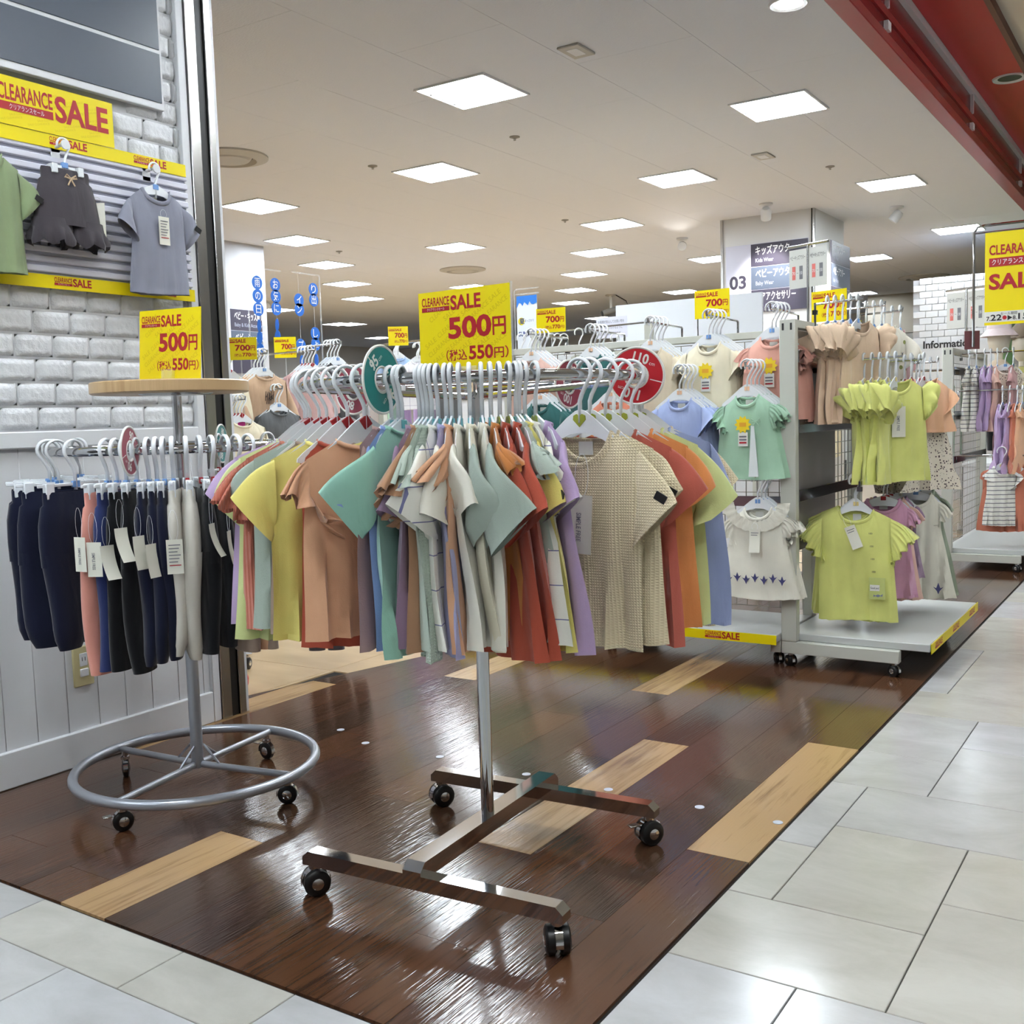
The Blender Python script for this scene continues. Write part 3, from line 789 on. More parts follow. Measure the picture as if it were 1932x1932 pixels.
# ================================================================== CLOTHES
GC = {}
def RN(kind, m): return m if kind == 'plain' else 72 if kind == 'ruffle' else 48
def tee_meshes(kind='plain', seed=0, **kw):
    """meshes in a frame whose origin is the rail centre the hanger hooks on; x across the shoulders, front faces -y"""
    key = (kind, seed, tuple(sorted(kw.items())))
    if key in GC: return GC[key]
    g = dict(sw=.128, slope=.034, cw=.135, hw=.15, L=.42, nw=.062, ndf=.055, ndb=.016, b=.026, bh=.022, fold=.012, nf=5.0,
             sl=.105, op=.108, al=48, al2=66, th=.016, sy=0.0, sy2=0.0, z0=-.086, arm=.15, twist=0.0, sway=0.0, nu=20, nv=20, frill=0.0)
    g.update(kw)
    rg = random.Random(seed * 31 + 7)
    ph = [rg.uniform(0, 6.28) for _ in range(8)]
    nu, nv = g['nu'], g['nv']; L = g['L']; sw = g['sw']; nw = g['nw']; z0 = g['z0']
    tw = g['twist'] + rg.uniform(-.05, .05); sway = g['sway'] + rg.uniform(-.012, .012)
    def disp(x, y, z):
        d = max(0.0, -z) / L
        A = g['fold'] * d ** 1.25
        yy = y + A * (math.sin(g['nf'] * 2 * PI * x / .28 + ph[0]) * .65 + math.sin(g['nf'] * 1.7 * 2 * PI * x / .28 + ph[1] + d * 2.0) * .4) + sway * d ** 1.5
        yy += .004 * math.sin(22 * x + 17 * z + ph[2]) * min(1, d * 3)
        xx = x + .006 * d * math.sin(9 * z + ph[3])
        a = tw * d
        return (xx * math.cos(a) - yy * math.sin(a), xx * math.sin(a) + yy * math.cos(a), z + z0 + .004 * d * math.sin(18 * x + ph[4]))
    def width(z):
        zc = -g['arm'] - .01
        if z < zc:
            t = (z - zc) / (-L - zc); return g['cw'] + (g['hw'] - g['cw']) * t ** (1.0 if kind != 'dress' else .8)
        t = (z - zc) / (-g['slope'] - zc); t = max(0, min(1, t)); return g['cw'] + (sw - g['cw']) * t
    def ztop(u, front):
        x = abs(u) * sw
        if x < nw: return -(g['ndf'] if front else g['ndb']) * math.sqrt(max(0, 1 - (x / nw) ** 2))
        return -g['slope'] * (x - nw) / (sw - nw)
    rows = []
    cols = []
    for i in range(nu): cols.append((-1 + 2 * i / nu, True))
    for i in range(nu): cols.append((1 - 2 * i / nu, False))
    # hem turned: extra row close to the hem
    vs = [0.0, .028, .034] + [.034 + (1 - .034) * (k / (nv - 3)) ** 1.0 for k in range(1, nv - 2)]
    pts = []
    for v in vs:
        for (u, fr) in cols:
            zt = ztop(u, fr)
            fl = g['frill'] * math.sin(u * 26 + (0 if fr else 1.5)) if g['frill'] else 0
            z = -L + (zt + L) * v
            x = u * width(z)
            d = -z / L
            bb_ = g['b'] + (g['bh'] - g['b']) * max(0, (d - .3) / .7)
            xt = abs(u) * sw
            ef = .9 * math.sqrt(max(0, 1 - (xt / nw) ** 2)) if xt < nw else 0.0
            f = max(ef, min(1.0, math.sqrt(max(0, (zt - z)) / .06)))
            prof = max(0, 1 - u * u) ** .42 * f
            if v == .034: prof *= .96
            y = (-1 if fr else 1) * bb_ * prof
            if g['frill'] and v < .25: y += fl * (1 - v / .25) * .5
            pts.append(disp(x, y, z))
    bd = B(); bd.grid(pts, 2 * nu, len(vs), wrap=True)
    out = {'body': bd.mesh('body', True, 75, fix=False)}
    # sleeves
    if g['sl'] > 0:
        for s, side in ((1, 'a'), (-1, 'b')):
            al = R(g['al'] if s == 1 else g['al2'])
            ns, m = 8, 16
            Ts = Vector((sw - .004, 0, -g['slope'])); Bs = Vector((sw - .002, 0, -g['arm']))
            dd = Vector((math.cos(al), 0, -math.sin(al))); pp = Vector((-math.sin(al), 0, -math.cos(al)))
            sl = g['sl'] * rg.uniform(.92, 1.08)
            Te = Ts + dd * sl; Be = Te + pp * g['op'] * rg.uniform(.95, 1.08)
            bend = rg.uniform(-.03, .03) - .01
            pts = []
            for k in range(ns + 1):
                q = k / ns
                if kind in ('ruffle', 'puff'): qq = q
                T = Ts.lerp(Te, q); Bp = Bs.lerp(Be, q ** .9)
                bulge = .018 * math.sin(PI * q) if kind != 'puff' else .06 * math.sin(PI * min(1, q * 1.1))
                T = T + Vector((.4, 0, .9)) * (bulge * (.5 if kind != 'puff' else .9))
                c = (T + Bp) / 2; hv = (T - Bp) / 2
                th = g['th'] * (.75 + .6 * q) + (bulge * .8 if kind == 'puff' else 0)
                for i in range(RN(kind, m)):
                    mm_ = RN(kind, m)
                    a = 2 * PI * i / mm_
                    ca, sa = math.cos(a), math.sin(a)
                    r_ = 1.0
                    off = 0
                    if kind == 'ruffle':
                        am = .42 * max(0, q - .22) / .78
                        r_ += am * math.sin(13 * a + ph[5] + 1.3 * math.sin(3 * a)) ; off = .012 * am * 2 * math.sin(9 * a + ph[6])
                    if kind == 'puff':
                        am = .30 * math.sin(PI * q) + .12 * q
                        r_ += am * math.sin(9 * a + ph[5] + 3.5 * q + 1.4 * math.sin(2 * a + ph[6]))
                    pq = c + hv * (ca * (1 + (r_ - 1) * .35)) + dd * off
                    y = th * sa * r_ + bend * q * q + (0.006 * math.sin(6 * q + ph[7]) if kind == 'plain' else .02 * (r_ - 1))
                    if kind == 'ruffle': y += .009 * q * math.sin(17 * a + ph[6])
                    if kind == 'plain' and abs(q - .875) < .01: y *= .95
                    yw = R(g['sy'] if s == 1 else g['sy2']) * q ** .7
                    ddx = pq.x - (sw - .004)
                    if ddx > 0: pqx, y = sw - .004 + ddx * math.cos(yw) - y * math.sin(yw), ddx * math.sin(yw) + y * math.cos(yw)
                    else: pqx = pq.x; y = y + ddx * 0
                    pts.append((pqx * s, y, pq.z + z0))
            bs = B(); bs.grid(pts, RN(kind, m), ns + 1, wrap=True)
            out['sleeve_' + side] = bs.mesh('sleeve', True, 180, fix=False)
    # neckband
    pts = []
    n = 28
    for i in range(n):
        a = 2 * PI * i / n
        x = nw * math.cos(a); sn = math.sin(a); fr = sn < 0
        u = x / sw
        z = -(g['ndf'] if fr else g['ndb']) * abs(sn)
        y = (-1 if fr else 1) * g['b'] * .9 * abs(sn) * max(0, 1 - u * u) ** .42
        q = disp(x, y, z - .001); pts.append(q)
    out['neckband'] = B().tube(pts, .0075, 6, closed=True, ry=.0035).mesh('neckband', True, 180)
    out['g'] = g; out['z0'] = z0
    GC[key] = out
    return out

NECKLBL = B().box(-.016, .016, -.0006, .0006, -.026, .0).mesh('neck_label', False)
BADGE = B().box(-.012, .012, -.0012, .0012, -.008, .008).mesh('badge', False)
TAGCARD = None
def tagcard(curl, seed=0, w=.042, h=.092):
    pts = []
    n = 8
    for j in range(n + 1):
        q = j / n
        for i in range(2):
            pts.append(((i - .5) * w, -curl * q * q, -h * q))
    for j in range(n, -1, -1):
        q = j / n
        for i in range(2):
            pts.append(((i - .5) * w, -curl * q * q + .0009, -h * q))
    b = B(); b.grid(pts, 2, 2 * n + 2)
    return b.mesh('price_tag', True, 60)
TAGS = [tagcard(c) for c in (.0, .012, .03, -.02)]
TAGT = {}
def add_tag(par, loc, rz=0.0, curl=0, rot=0.0, loop=.05, word=True, scale=1.0, price=False):
    t = mo('price_tag', TAGS[curl], TAGM, par, loc, (0, rot, rz), (scale,) * 3)
    if word and curl == 0:
        text('SIMPLE FREE', .0085, INKG, t, (-.006, -.0012, -.028), 0.01, width=.045, rot=-PI / 2)
    if price:
        for k in range(7): obj('print_line', B().box(-.015, .015 - .004 * (k % 3), -.0014, -.001, -.016 - .009 * k, -.0135 - .009 * k), INKG if k < 6 else RED, t, smooth=False)
    lp = []
    for i in range(13):
        a = PI * 2 * i / 13
        lp.append((.012 * math.sin(a) * (1 if True else 0), .001, loop / 2 - math.cos(a) * loop / 2 - .006))
    obj('tag_string', B().tube(lp, .0005, 4, closed=True), PLWHITE, t)
    return t

def sub(name, mesh, m, parent, **k): return mo(name, mesh, m, parent, **k)
def make_tee(name, label, cat, loc, rz, m, kind='plain', seed=0, group=None, sleeve=None, neck=None, label_tag=True, badge=None, tagk=None, tilt=0.0, **kw):
    ms = tee_meshes(kind, seed, **kw)
    t = thing(name, label, cat, loc, rz, group)
    t.rotation_euler = (0, tilt, rz)
    sub('body', ms['body'], m, t)
    for s in ('a', 'b'):
        if 'sleeve_' + s in ms:
            so = sub('sleeve', ms['sleeve_' + s], sleeve or m, t)
            if badge == s:
                g = ms['g']; al = R(g['al'] if s == 'a' else g['al2']); sg = 1 if s == 'a' else -1
                sub('sleeve_badge', BADGE, BLACK, so, loc=(sg * (g['sw'] + g['sl'] * .62 * math.cos(al)), -.021, ms['z0'] - g['slope'] - g['sl'] * .62 * math.sin(al) - .028), rot=(0, sg * .5, 0))
    sub('neckband', ms['neckband'], neck or m, t)
    if label_tag: sub('neck_label', NECKLBL, PAPER, t, loc=(0, ms['g']['b'] * .9 - .004, ms['z0'] - ms['g']['ndb'] - .002))
    if tagk:
        for a in tagk: add_tag(t, **a)
    return t

# hangers
def hook_path(rr=.0195, drop=-.085):
    pts = []
    for k in range(15):
        a = R(205 - 250 * k / 14)
        pts.append((rr * math.cos(a), 0, rr * math.sin(a) + .004))
    x, z = pts[-1][0], pts[-1][2]
    pts += [(x * .62, 0, z - .012), (x * .25, 0, z - .024), (0.0, 0, z - .036), (0, 0, drop)]
    return pts
HOOK = B().tube(hook_path(), .0042, 8, ry=.0034).mesh('hook', True, 180)
HOOKB = B().tube(hook_path(.026, -.092), [.0055] * 19, 8, ry=.0036).mesh('hook', True, 180)
def hanger_body(w=.122, top=-.076, th=.006):
    P = [(0, top + .006), (.012, top)]
    P += [(.04, top - .010), (.08, top - .027), (w - .006, top - .046), (w, top - .054), (w - .003, top - .062), (w - .03, top - .056), (.045, top - .042), (0, top - .038)]
    poly = P + [(-x, z) for x, z in reversed(P[1:-1])]
    b = B(); b.prism(poly, th); return b.mesh('hanger_body', True, 30)
HBODY = hanger_body(.104, -.076, .004)
def hanger_big_body():
    P = [(0, -.066), (.010, -.069), (.03, -.082), (.062, -.109), (.095, -.133), (.106, -.143), (.107, -.150), (.098, -.152), (.05, -.124), (.02, -.113), (0, -.111)]
    b = B(); b.prism(P + [(-x, z) for x, z in reversed(P[1:-1])], .0045); return b.mesh('hanger_body', True, 30)
HBODYB = hanger_big_body()
CLIPT = B().box(-.010, .010, -.0048, .0048, -.092, -.076, .001).mesh('size_clip')
CLIPH = B().prism([(0, -.100), (.014, -.086), (.013, -.078), (.006, -.075), (0, -.079), (-.006, -.075), (-.013, -.078), (-.014, -.086)], .0085).mesh('size_clip')
CLIPR = B().box(-.010, .010, -.005, .005, -.011, .011, .001).mesh('size_clip')
SIZEM = {'teal': mat('clip_teal', (120, 190, 200), .35), 'red': mat('clip_red', (158, 22, 30), .35), 'olive': mat('clip_olive', (150, 158, 50), .4), 'blue': mat('clip_blue', (120, 165, 225), .35),
         'peach': mat('clip_peach', (240, 196, 160), .4), 'pink': mat('clip_pink', (190, 60, 90), .4), 'white': PLWHITE, 'yellow': mat('clip_yellow', (240, 220, 150), .4)}
HC = 0
def make_hanger(label, loc, rz, clip='teal', big=False, body=True, m=None, group=None, parts=True, tilt=0.0):
    label = ' '.join(label.split()[:16])
    t = thing('clothes_hanger', label, 'hanger', loc, rz, group)
    t.rotation_euler = (0, tilt, rz)
    m = m or (FROST if big else FROSTG)
    sub('hook', HOOKB if big else HOOK, m, t)
    if body: sub('hanger_body', HBODYB if big else HBODY, FROST if big else m, t)
    if clip:
        if clip == 'red' and big: sub('size_clip', CLIPR, SIZEM[clip], t, loc=(0, 0, -.078), rot=(0, .6, 0))
        else: sub('size_clip', CLIPH if clip == 'olive' else CLIPT, SIZEM[clip], t)
    return t

# trousers on clip hangers
PBAR = B().box(-.105, .105, -.003, .003, -.082, -.074, .0015).mesh('hanger_bar')
PCLIP = B().box(-.012, .012, -.008, .008, -.112, -.072, .002).mesh('clip')
def pants_meshes(seed=0, L=.44, wide=.105, jog=True):
    key = ('pants', seed, L, wide, jog)
    if key in GC: return GC[key]
    rg = random.Random(seed + 90); ph = [rg.uniform(0, 6.28) for _ in range(6)]
    z0 = -.094; out = {}
    n = 28
    def ring(a, bb_, z, cx=0.0, wv=0.0, k=9):
        r_ = []
        for i in range(n):
            t = 2 * PI * i / n
            w_ = 1 + wv * math.sin(k * t + ph[0])
            x = cx + a * math.copysign(abs(math.cos(t)) ** .7, math.cos(t)); y = bb_ * math.sin(t) * w_
            d = (z0 - z) / L
            r_.append((x + .006 * math.sin(14 * z + ph[1]) * d, y + .012 * d * math.sin(16 * x + ph[2]) + .01 * d * math.sin(5 * d + ph[3]), z))
        return r_
    P = []
    for z, a, bb_, wv in ((z0, wide * .92, .012, .12), (z0 - .006, wide * .93, .015, .15), (z0 - .03, wide * .93, .015, .14), (z0 - .036, wide, .019, .05), (z0 - .08, wide * 1.08, .024, .02), (z0 - .13, wide * 1.10, .026, 0), (z0 - .18, wide * 1.10, .026, 0)):
        P += ring(a, bb_, z, 0, wv)
    out['hips'] = B().grid(P, n, 7, wrap=True).mesh('hips', True, 180, fix=False)
    for s, nm in ((1, 'leg_a'), (-1, 'leg_b')):
        P = []; K = 9
        for k in range(K + 1):
            q = k / K; z = z0 - .15 - (L - .15) * q
            a = wide * (.56 - .10 * q - (.14 * max(0, q - .85) / .15 if jog else 0))
            cx = s * wide * (.52 + .02 * q)
            P += ring(a, .025 - .006 * q - (.006 if jog and q > .9 else 0), z, cx)
        out[nm] = B().grid(P, n, K + 1, wrap=True).mesh('leg', True, 180, fix=False)
    GC[key] = out
    return out
def make_pants(label, loc, rz, m, seed=0, L=.44, wide=.105, jog=True, group=None, tagk=None, clip='blue', hlabel='', name='trousers', cat='trousers'):
    ms = pants_meshes(seed, L, wide, jog)
    t = thing(name, label, cat, loc, rz, group)
    sub('hips', ms['hips'], m, t); sub('leg', ms['leg_a'], m, t); sub('leg', ms['leg_b'], m, t)
    for a in (tagk or []): add_tag(t, **a)
    if hlabel:
        h = thing('clip_hanger', hlabel, 'hanger', loc, rz, 'clip hangers on the trouser rack')
        sub('hook', HOOKB, FROST, h); sub('hanger_bar', PBAR, FROSTG, h)
        for s in (-1, 1): sub('clip', PCLIP, FROSTG, h, loc=(s * .075, 0, 0))
        if clip: sub('size_clip', CLIPT, SIZEM[clip], h, loc=(0, 0, .006))
    return t

# casters
WHEEL = B().lathe([(.0, -.010), (.018, -.0105), (.024, -.009), (.0275, -.006), (.0275, .006), (.024, .009), (.018, .0105), (.0, .010)], 28, axis='x').mesh('wheel')
HUB = B().lathe([(.0, .013), (.008, .0125), (.0135, .011), (.0135, .009)], 20, axis='x', cap=False).mesh('hub')
def hood():
    b = B(); pts = []
    for k in range(9):
        a = R(-10 + 200 * k / 8)
        for x in (-.007, .007):
            pts.append((x, .031 * math.cos(a), .0275 + .031 * math.sin(a)))
    b.grid(pts, 2, 9)
    pts = []
    for k in range(9):
        a = R(-10 + 200 * k / 8)
        for x in (-.007, .007): pts.append((x, .026 * math.cos(a), .0275 + .026 * math.sin(a)))
    b.grid(pts, 2, 9)
    b.lathe([(.013, .055), (.013, .064), (.009, .066), (.009, .085)], 16)
    return b.mesh('hood')
HOODM = hood()
BRAKE = B().box(-.009, .009, -.052, -.028, .046, .050, .001).mesh('brake_pedal')
def caster(par, loc, rz, brake=False, s=1.0, single=False):
    c = mo('caster', HOODM, CHROME, par, loc, (0, 0, rz), (s, s, s))
    for d in ((-.013, .013) if not single else (0,)):
        w = mo('wheel', WHEEL, BLACK, c, (d, 0, .0275))
    for sgn in (-1, 1):
        h = mo('hub', HUB, CHROME, c, ((.012 if not single else 0) * sgn, 0, .0275), (0, 0, 0 if sgn > 0 else PI))
    if brake: mo('brake_pedal', BRAKE, BRUSHED, c)
    return c
# ================================================================== ROUND TEE RACK
RCX, RCY, RZ_, RR = -1.33, 1.885, 1.097, .365
rack = thing('round_clothes_rack', 'chrome round clothes rack on an H shaped wheeled base', 'clothes rack', (RCX, RCY, 0))
pts = [(RR * math.cos(2 * PI * k / 72), RR * math.sin(2 * PI * k / 72), RZ_) for k in range(72)]
obj('ring_rail', B().tube(pts, .0115, 12, closed=True), CHROME, rack)
obj('pole', B().tube([(0, 0, .12), (0, 0, 1.12)], .0145, 20), CHROME, rack)
for a in (35, 125, 215, 305):
    obj('spoke', B().tube([(0, 0, RZ_ - .03), (RR * math.cos(R(a)), RR * math.sin(R(a)), RZ_ - .004)], .007, 8), CHROME, rack)
BR = R(4.0)
base = B()
def rotp(x, y, a=BR): return (x * math.cos(a) - y * math.sin(a), x * math.sin(a) + y * math.cos(a))
def bar(name, c, half, axis, z0, z1, w):
    """square section bar with sloped ends"""
    P = [(-half, z0), (-half, z0 + (z1 - z0) * .55), (-half + (z1 - z0) * .5, z1), (half - (z1 - z0) * .5, z1), (half, z0 + (z1 - z0) * .55), (half, z0)]
    b = B(); b.prism(P, w)
    o = obj(name, b, CHROME, rack, (*rotp(*c), 0), (0, 0, BR + (PI / 2 if axis == 'y' else 0)), ang=25)
    return o
bar('foot_bar', (.018, -.275), .315, 'x', .068, .099, .034)
bar('foot_bar', (-.018, .282), .315, 'x', .068, .099, .034)
bar('spine_bar', (0, 0.003), .308, 'y', .094, .130, .044)
for (x, y, rz, br) in ((.312, -.275, 40, False), (-.276, -.275, -35, False), (-.312, .282, -30, False), (.276, .282, -32, True)):
    caster(rack, (*rotp(x, y), 0), R(rz), br, 1.05)

DA = math.atan2(-RCY, -RCX)      # direction from the rack centre to the camera
def ring_pos(th, r=RR):
    a = DA + R(th); return (RCX + r * math.cos(a), RCY + r * math.sin(a), RZ_), a
c_ = lambda n, col, k='plain', c2=None: cloth(n, col, k, c2)
MINT = c_('mint', (138, 196, 172)); PEACH = c_('peach', (222, 160, 116)); YELLOW = c_('yellow', (226, 210, 96)); SAGE = c_('sage', (158, 174, 160)); TAUPE = c_('taupe', (150, 126, 108))
CORAL = c_('coral', (212, 112, 88), 'rib'); LIME = c_('lime', (206, 218, 134)); LAVEND = c_('lavender', (166, 164, 212)); RUST = c_('rust', (186, 70, 46)); ORANGE = c_('orange', (240, 142, 66))
PERI = c_('periwinkle', (146, 160, 212)); WAFFLE = c_('beige', (226, 208, 164), 'waffle'); CREAM = c_('cream', (232, 224, 196)); PLUMC = c_('plum', (146, 116, 146)); MAUVE = c_('mauve', (164, 128, 122))
CORN = c_('cornflower', (120, 146, 208)); LILAC = c_('lilac', (188, 158, 206)); CHECK = c_('windowpane', (238, 236, 222), 'check', (120, 122, 160)); SAGEW = c_('sagewaffle', (180, 198, 178), 'waffle')
REDR = c_('brick_red', (196, 84, 66)); OCHRE = c_('ochre', (206, 120, 50)); BROWNR = c_('brownruffle', (176, 126, 88)); SAGEL = c_('sage_light', (176, 194, 178)); CREAM2 = c_('ivory', (236, 232, 214))
ring = [ # theta, material, kind, clip, label, extras
 (-150, RUST, 'plain', 'red', 'rust tee at the back of the round rack, hem showing below peach', dict(L=.45)),
 (-135, PLUMC, 'plain', 'red', 'plum tee at the back left of the round rack', dict(L=.45)),
 (-79, LILAC, 'plain', 'red', 'lilac tee hanging furthest left on the rack', dict(sw=.15, cw=.155, hw=.17, L=.44)),
 (-93, TAUPE, 'plain', 'red', 'grey taupe tee with wide neck behind the lavender tee', {}),
 (-86, LAVEND, 'plain', 'red', 'lavender tee behind the lime tee on the left', {}),
 (-72, LIME, 'plain', 'red', 'lime green tee at the left edge of the round rack', dict(L=.45, sw=.142, cw=.148, hw=.165)),
 (-67, CORAL, 'ruffle', 'red', 'ribbed coral tee with gathered shoulder frill', {}),
 (-58, SAGE, 'plain', 'red', 'sage grey tee left of the yellow tee', dict(al=44)),
 (-53, TAUPE, 'plain', 'red', 'brown taupe tee squeezed behind the yellow tee', dict(sw=.11, cw=.115, hw=.125, al=70)),
 (-47.5, YELLOW, 'plain', 'red', 'yellow tee with square sleeve left of peach tee', dict(al=40, L=.44)),
 (-42, RUST, 'plain', 'red', 'rust tee whose hem shows under the peach tee', dict(L=.462, sw=.10, cw=.10, hw=.115, al=84, sl=.08)),
 (-34.8, PEACH, 'ruffle', 'red', 'peach tee with ruffled sleeve, broad back towards viewer', dict(L=.425, op=.12, sl=.075, al=52)),
 (-25.2, MAUVE, 'plain', 'teal', 'mauve brown tee just right of the peach tee', dict(al=78)),
 (-22.9, CORN, 'plain', 'teal', 'cornflower blue tee behind the mint tee', dict(al=60)),
 (-21.6, MINT, 'plain', 'teal', 'mint green tee with large square sleeve', dict(al=38, sl=.12, op=.125, L=.425, hw=.155)),
 (-16.2, PLUMC, 'plain', 'teal', 'plum tee right of the mint tee', dict(al=66)),
 (-15, BROWNR, 'ruffle', 'teal', 'brown ruffle tee between plum and sage tees', dict(sl=.09)),
 (-13.8, SAGEL, 'ruffle', 'teal', 'pale sage tee with wavy ruffle sleeve', dict(sl=.08)),
 (-12.4, SAGEW, 'plain', 'teal', 'sage waffle knit tee next to checked tee', dict(al=62)),
 (-10.6, CHECK, 'plain', 'teal', 'white windowpane checked tee left of lavender ringer tee', dict(al=50, sl=.12, L=.41)),
 (-8.2, LAVEND, 'plain', 'teal', 'lavender tee with cream cuffs near the sign', dict(al=64, sl=.11)),
 (-6.6, PEACH, 'ruffle', 'teal', 'light peach tee with orange ruffle sleeve in the middle', dict(sl=.08)),
 (-4.2, CREAM2, 'plain', 'teal', 'cream tee left of another cream tee', dict(al=60)),
 (-1.2, CREAM, 'plain', 'teal', 'cream tee with pointed cuff beside sage raglan', dict(al=52, sl=.12)),
 (2.2, CREAM2, 'plain', 'teal', 'white tee with long sage grey raglan sleeves', dict(al=46, sl=.14, op=.13)),
 (4.8, OCHRE, 'ruffle', 'teal', 'ochre orange tee behind the rust tees', dict(sl=.06, cw=.09, hw=.09)),
 (7.4, RUST, 'plain', 'olive', 'first of two rust red tees at rack centre', dict(al=58, L=.44, sl=.12)),
 (10.2, RUST, 'plain', 'olive', 'rust red tee nearest the yellow tee', dict(al=54, L=.45, sl=.13)),
 (12.2, SAGEL, 'ruffle', 'teal', 'pale sage ruffle tee between rust and yellow', dict(sl=.07)),
 (13.2, YELLOW, 'plain', 'olive', 'yellow tee right of the rust red tees', dict(al=58)),
 (14.9, CHECK, 'plain', 'teal', 'white checked tee next to the lilac tee', dict(al=58, L=.43)),
 (18.2, LILAC, 'plain', 'olive', 'lilac tee with open cuff left of beige waffle tee', dict(al=56, sl=.11, L=.43)),
 (79, WAFFLE, 'plain', 'olive', 'beige waffle tee half hidden behind the front beige one', dict(L=.45)),
 (33.5, WAFFLE, 'plain', 'olive', 'beige waffle knit tee facing front with hanging tag', dict(al=46, al2=84, sl=.13, op=.125, L=.43, sw=.125, cw=.13, hw=.135, ndf=.065, nw=.070, b=.024, sy=0)),
 (37.5, WAFFLE, 'plain', 'olive', 'second beige waffle tee behind the front one', dict(L=.43, al=50)),
 (44.5, REDR, 'plain', 'olive', 'brick red tee between beige and orange tees', dict(al=48, L=.435)),
 (53, ORANGE, 'plain', 'olive', 'bright orange tee right of the brick red tee', dict(al=54, L=.42)),
 (61, LIME, 'plain', 'olive', 'lime tee between orange and periwinkle tees', dict(al=54, L=.425, sl=.13)),
 (71, PERI, 'plain', 'olive', 'periwinkle blue tee with black side label at right', dict(L=.43, al=66, sw=.15, cw=.168, hw=.19)),
 (84, ORANGE, 'plain', 'olive', 'orange tee behind the periwinkle tee', dict(al=58)),
 (90, LIME, 'plain', 'olive', 'lime tee behind the periwinkle tee at right edge', dict(al=50, sl=.13)),
 (96, WAFFLE, 'plain', 'olive', 'beige waffle tee furthest right with two black badges', dict(al=44, sl=.13)),
 (100, MINT, 'plain', 'olive', 'mint tee at the back right of the rack', dict(L=.43)),
 (116, PERI, 'plain', 'olive', 'pale blue tee at the back right of the rack', dict(L=.44)),
]
TWS = {'mint green tee with': -.55, 'pale sage tee with wavy': -.3, 'sage waffle': -.4, 'white windowpane': -.2, 'light peach tee with': .45, 'cream tee left of': .25, 'cream tee with pointed': .4, 'first of two rust': .55, 'rust red tee nearest': .65, 'yellow tee right of': .25, 'lilac tee with open': .35, 'white checked tee next': .2}
YAWS = {'mint green tee with': -58, 'white windowpane': -50, 'lavender tee with cream': -28, 'light peach tee with': -15, 'cream tee left of': 18, 'cream tee with pointed': 42, 'white tee with long sage': 58, 'first of two rust': 40, 'rust red tee nearest': 34, 'yellow tee right of': 28, 'white checked tee next': 28, 'lilac tee with open': 22, 'mauve brown tee': 0, 'cornflower': -32, 'sage waffle': -25, 'peach tee with ruffled sleeve': -18, 'yellow tee with square': -22, 'sage grey tee left': -25, 'brick red tee': 16, 'bright orange': 22, 'lime tee between': 20, 'pale sage tee with wavy': -20, 'plum tee right': -10, 'lime green tee at the left': -25, 'ochre': 10}
rr_ = random.Random(21)
for i, (th, m, kind, clip, lb, ex) in enumerate(ring):
    (x, y, z), a = ring_pos(th)
    ex = dict(ex); 
    ex['L'] = ex.get('L', .425) - .018 + rr_.uniform(-.012, .012); ex.setdefault('al2', 84)
    if -34 < th < 25 and kind == 'plain': ex['sl'] = ex.get('sl', .105) + .015; ex.setdefault('op', .128)
    yv = [v for k_, v in YAWS.items() if lb.startswith(k_)]
    if yv: ex['sy'] = yv[0]
    mid = -34 < th < 25
    ex.setdefault('sw', .118 if mid else .132); ex.setdefault('cw', .124 if mid else .14); ex.setdefault('hw', .135 if mid else .15)
    tv = [v for k_, v in TWS.items() if lb.startswith(k_)]
    if mid: ex['twist'] = min(.26, max(0, .012 * (th + 22))) + (.12 if lb.startswith('mint') else .2 if 'rust' in lb and mid else 0)
    ex.setdefault('b', .012 if mid else .019); ex.setdefault('bh', .015 if mid else .022)
    if clip == 'red' or th > 30: ex['z0'] = -.110
    if clip == 'red': ex['L'] -= .034
    ex.setdefault('fold', .011 if mid else .018)
    ex.setdefault('th', .013 if mid else .012)
    sl_m = None; nk = None
    if 'raglan' in lb: sl_m = SAGE
    if 'cream cuffs' in lb: sl_m = CREAM2
    bd = 'a' if ('beige waffle' in lb) else None
    tk = None
    if 'facing front' in lb: tk = [dict(loc=(.034, -.058, -.225), loop=.07, scale=1.2, rot=.06)]
    ga = a + R((18 if th < 73 else 8) if th > 30 else (-17 if th > -66 else -6) if th < -30 else 0)
    t = make_tee('tee_shirt', lb, 'T-shirt', (x, y, z), ga, m, kind, i + 1, 'tees on the round rack', sleeve=sl_m, neck=nk, badge=bd, tagk=tk, **ex)
    if 'side label' in lb: 
        mo('side_label', B().box(-.011, .011, -.001, .001, -.032, .032).mesh('side_label', False), BLACK, t, (.03, -.036, -.44))
    words = lb.replace(' tee', '').split()
    short = ' '.join(lb.split()[:9])
    make_hanger(('frosted hanger with red clip holding the ' if clip == 'red' else 'clear hanger with %s clip holding the ' % clip) + ' '.join(lb.split()[:8]), (x, y, z), ga, clip, big=(clip == 'red' or th > 30), group='hangers on the round rack')
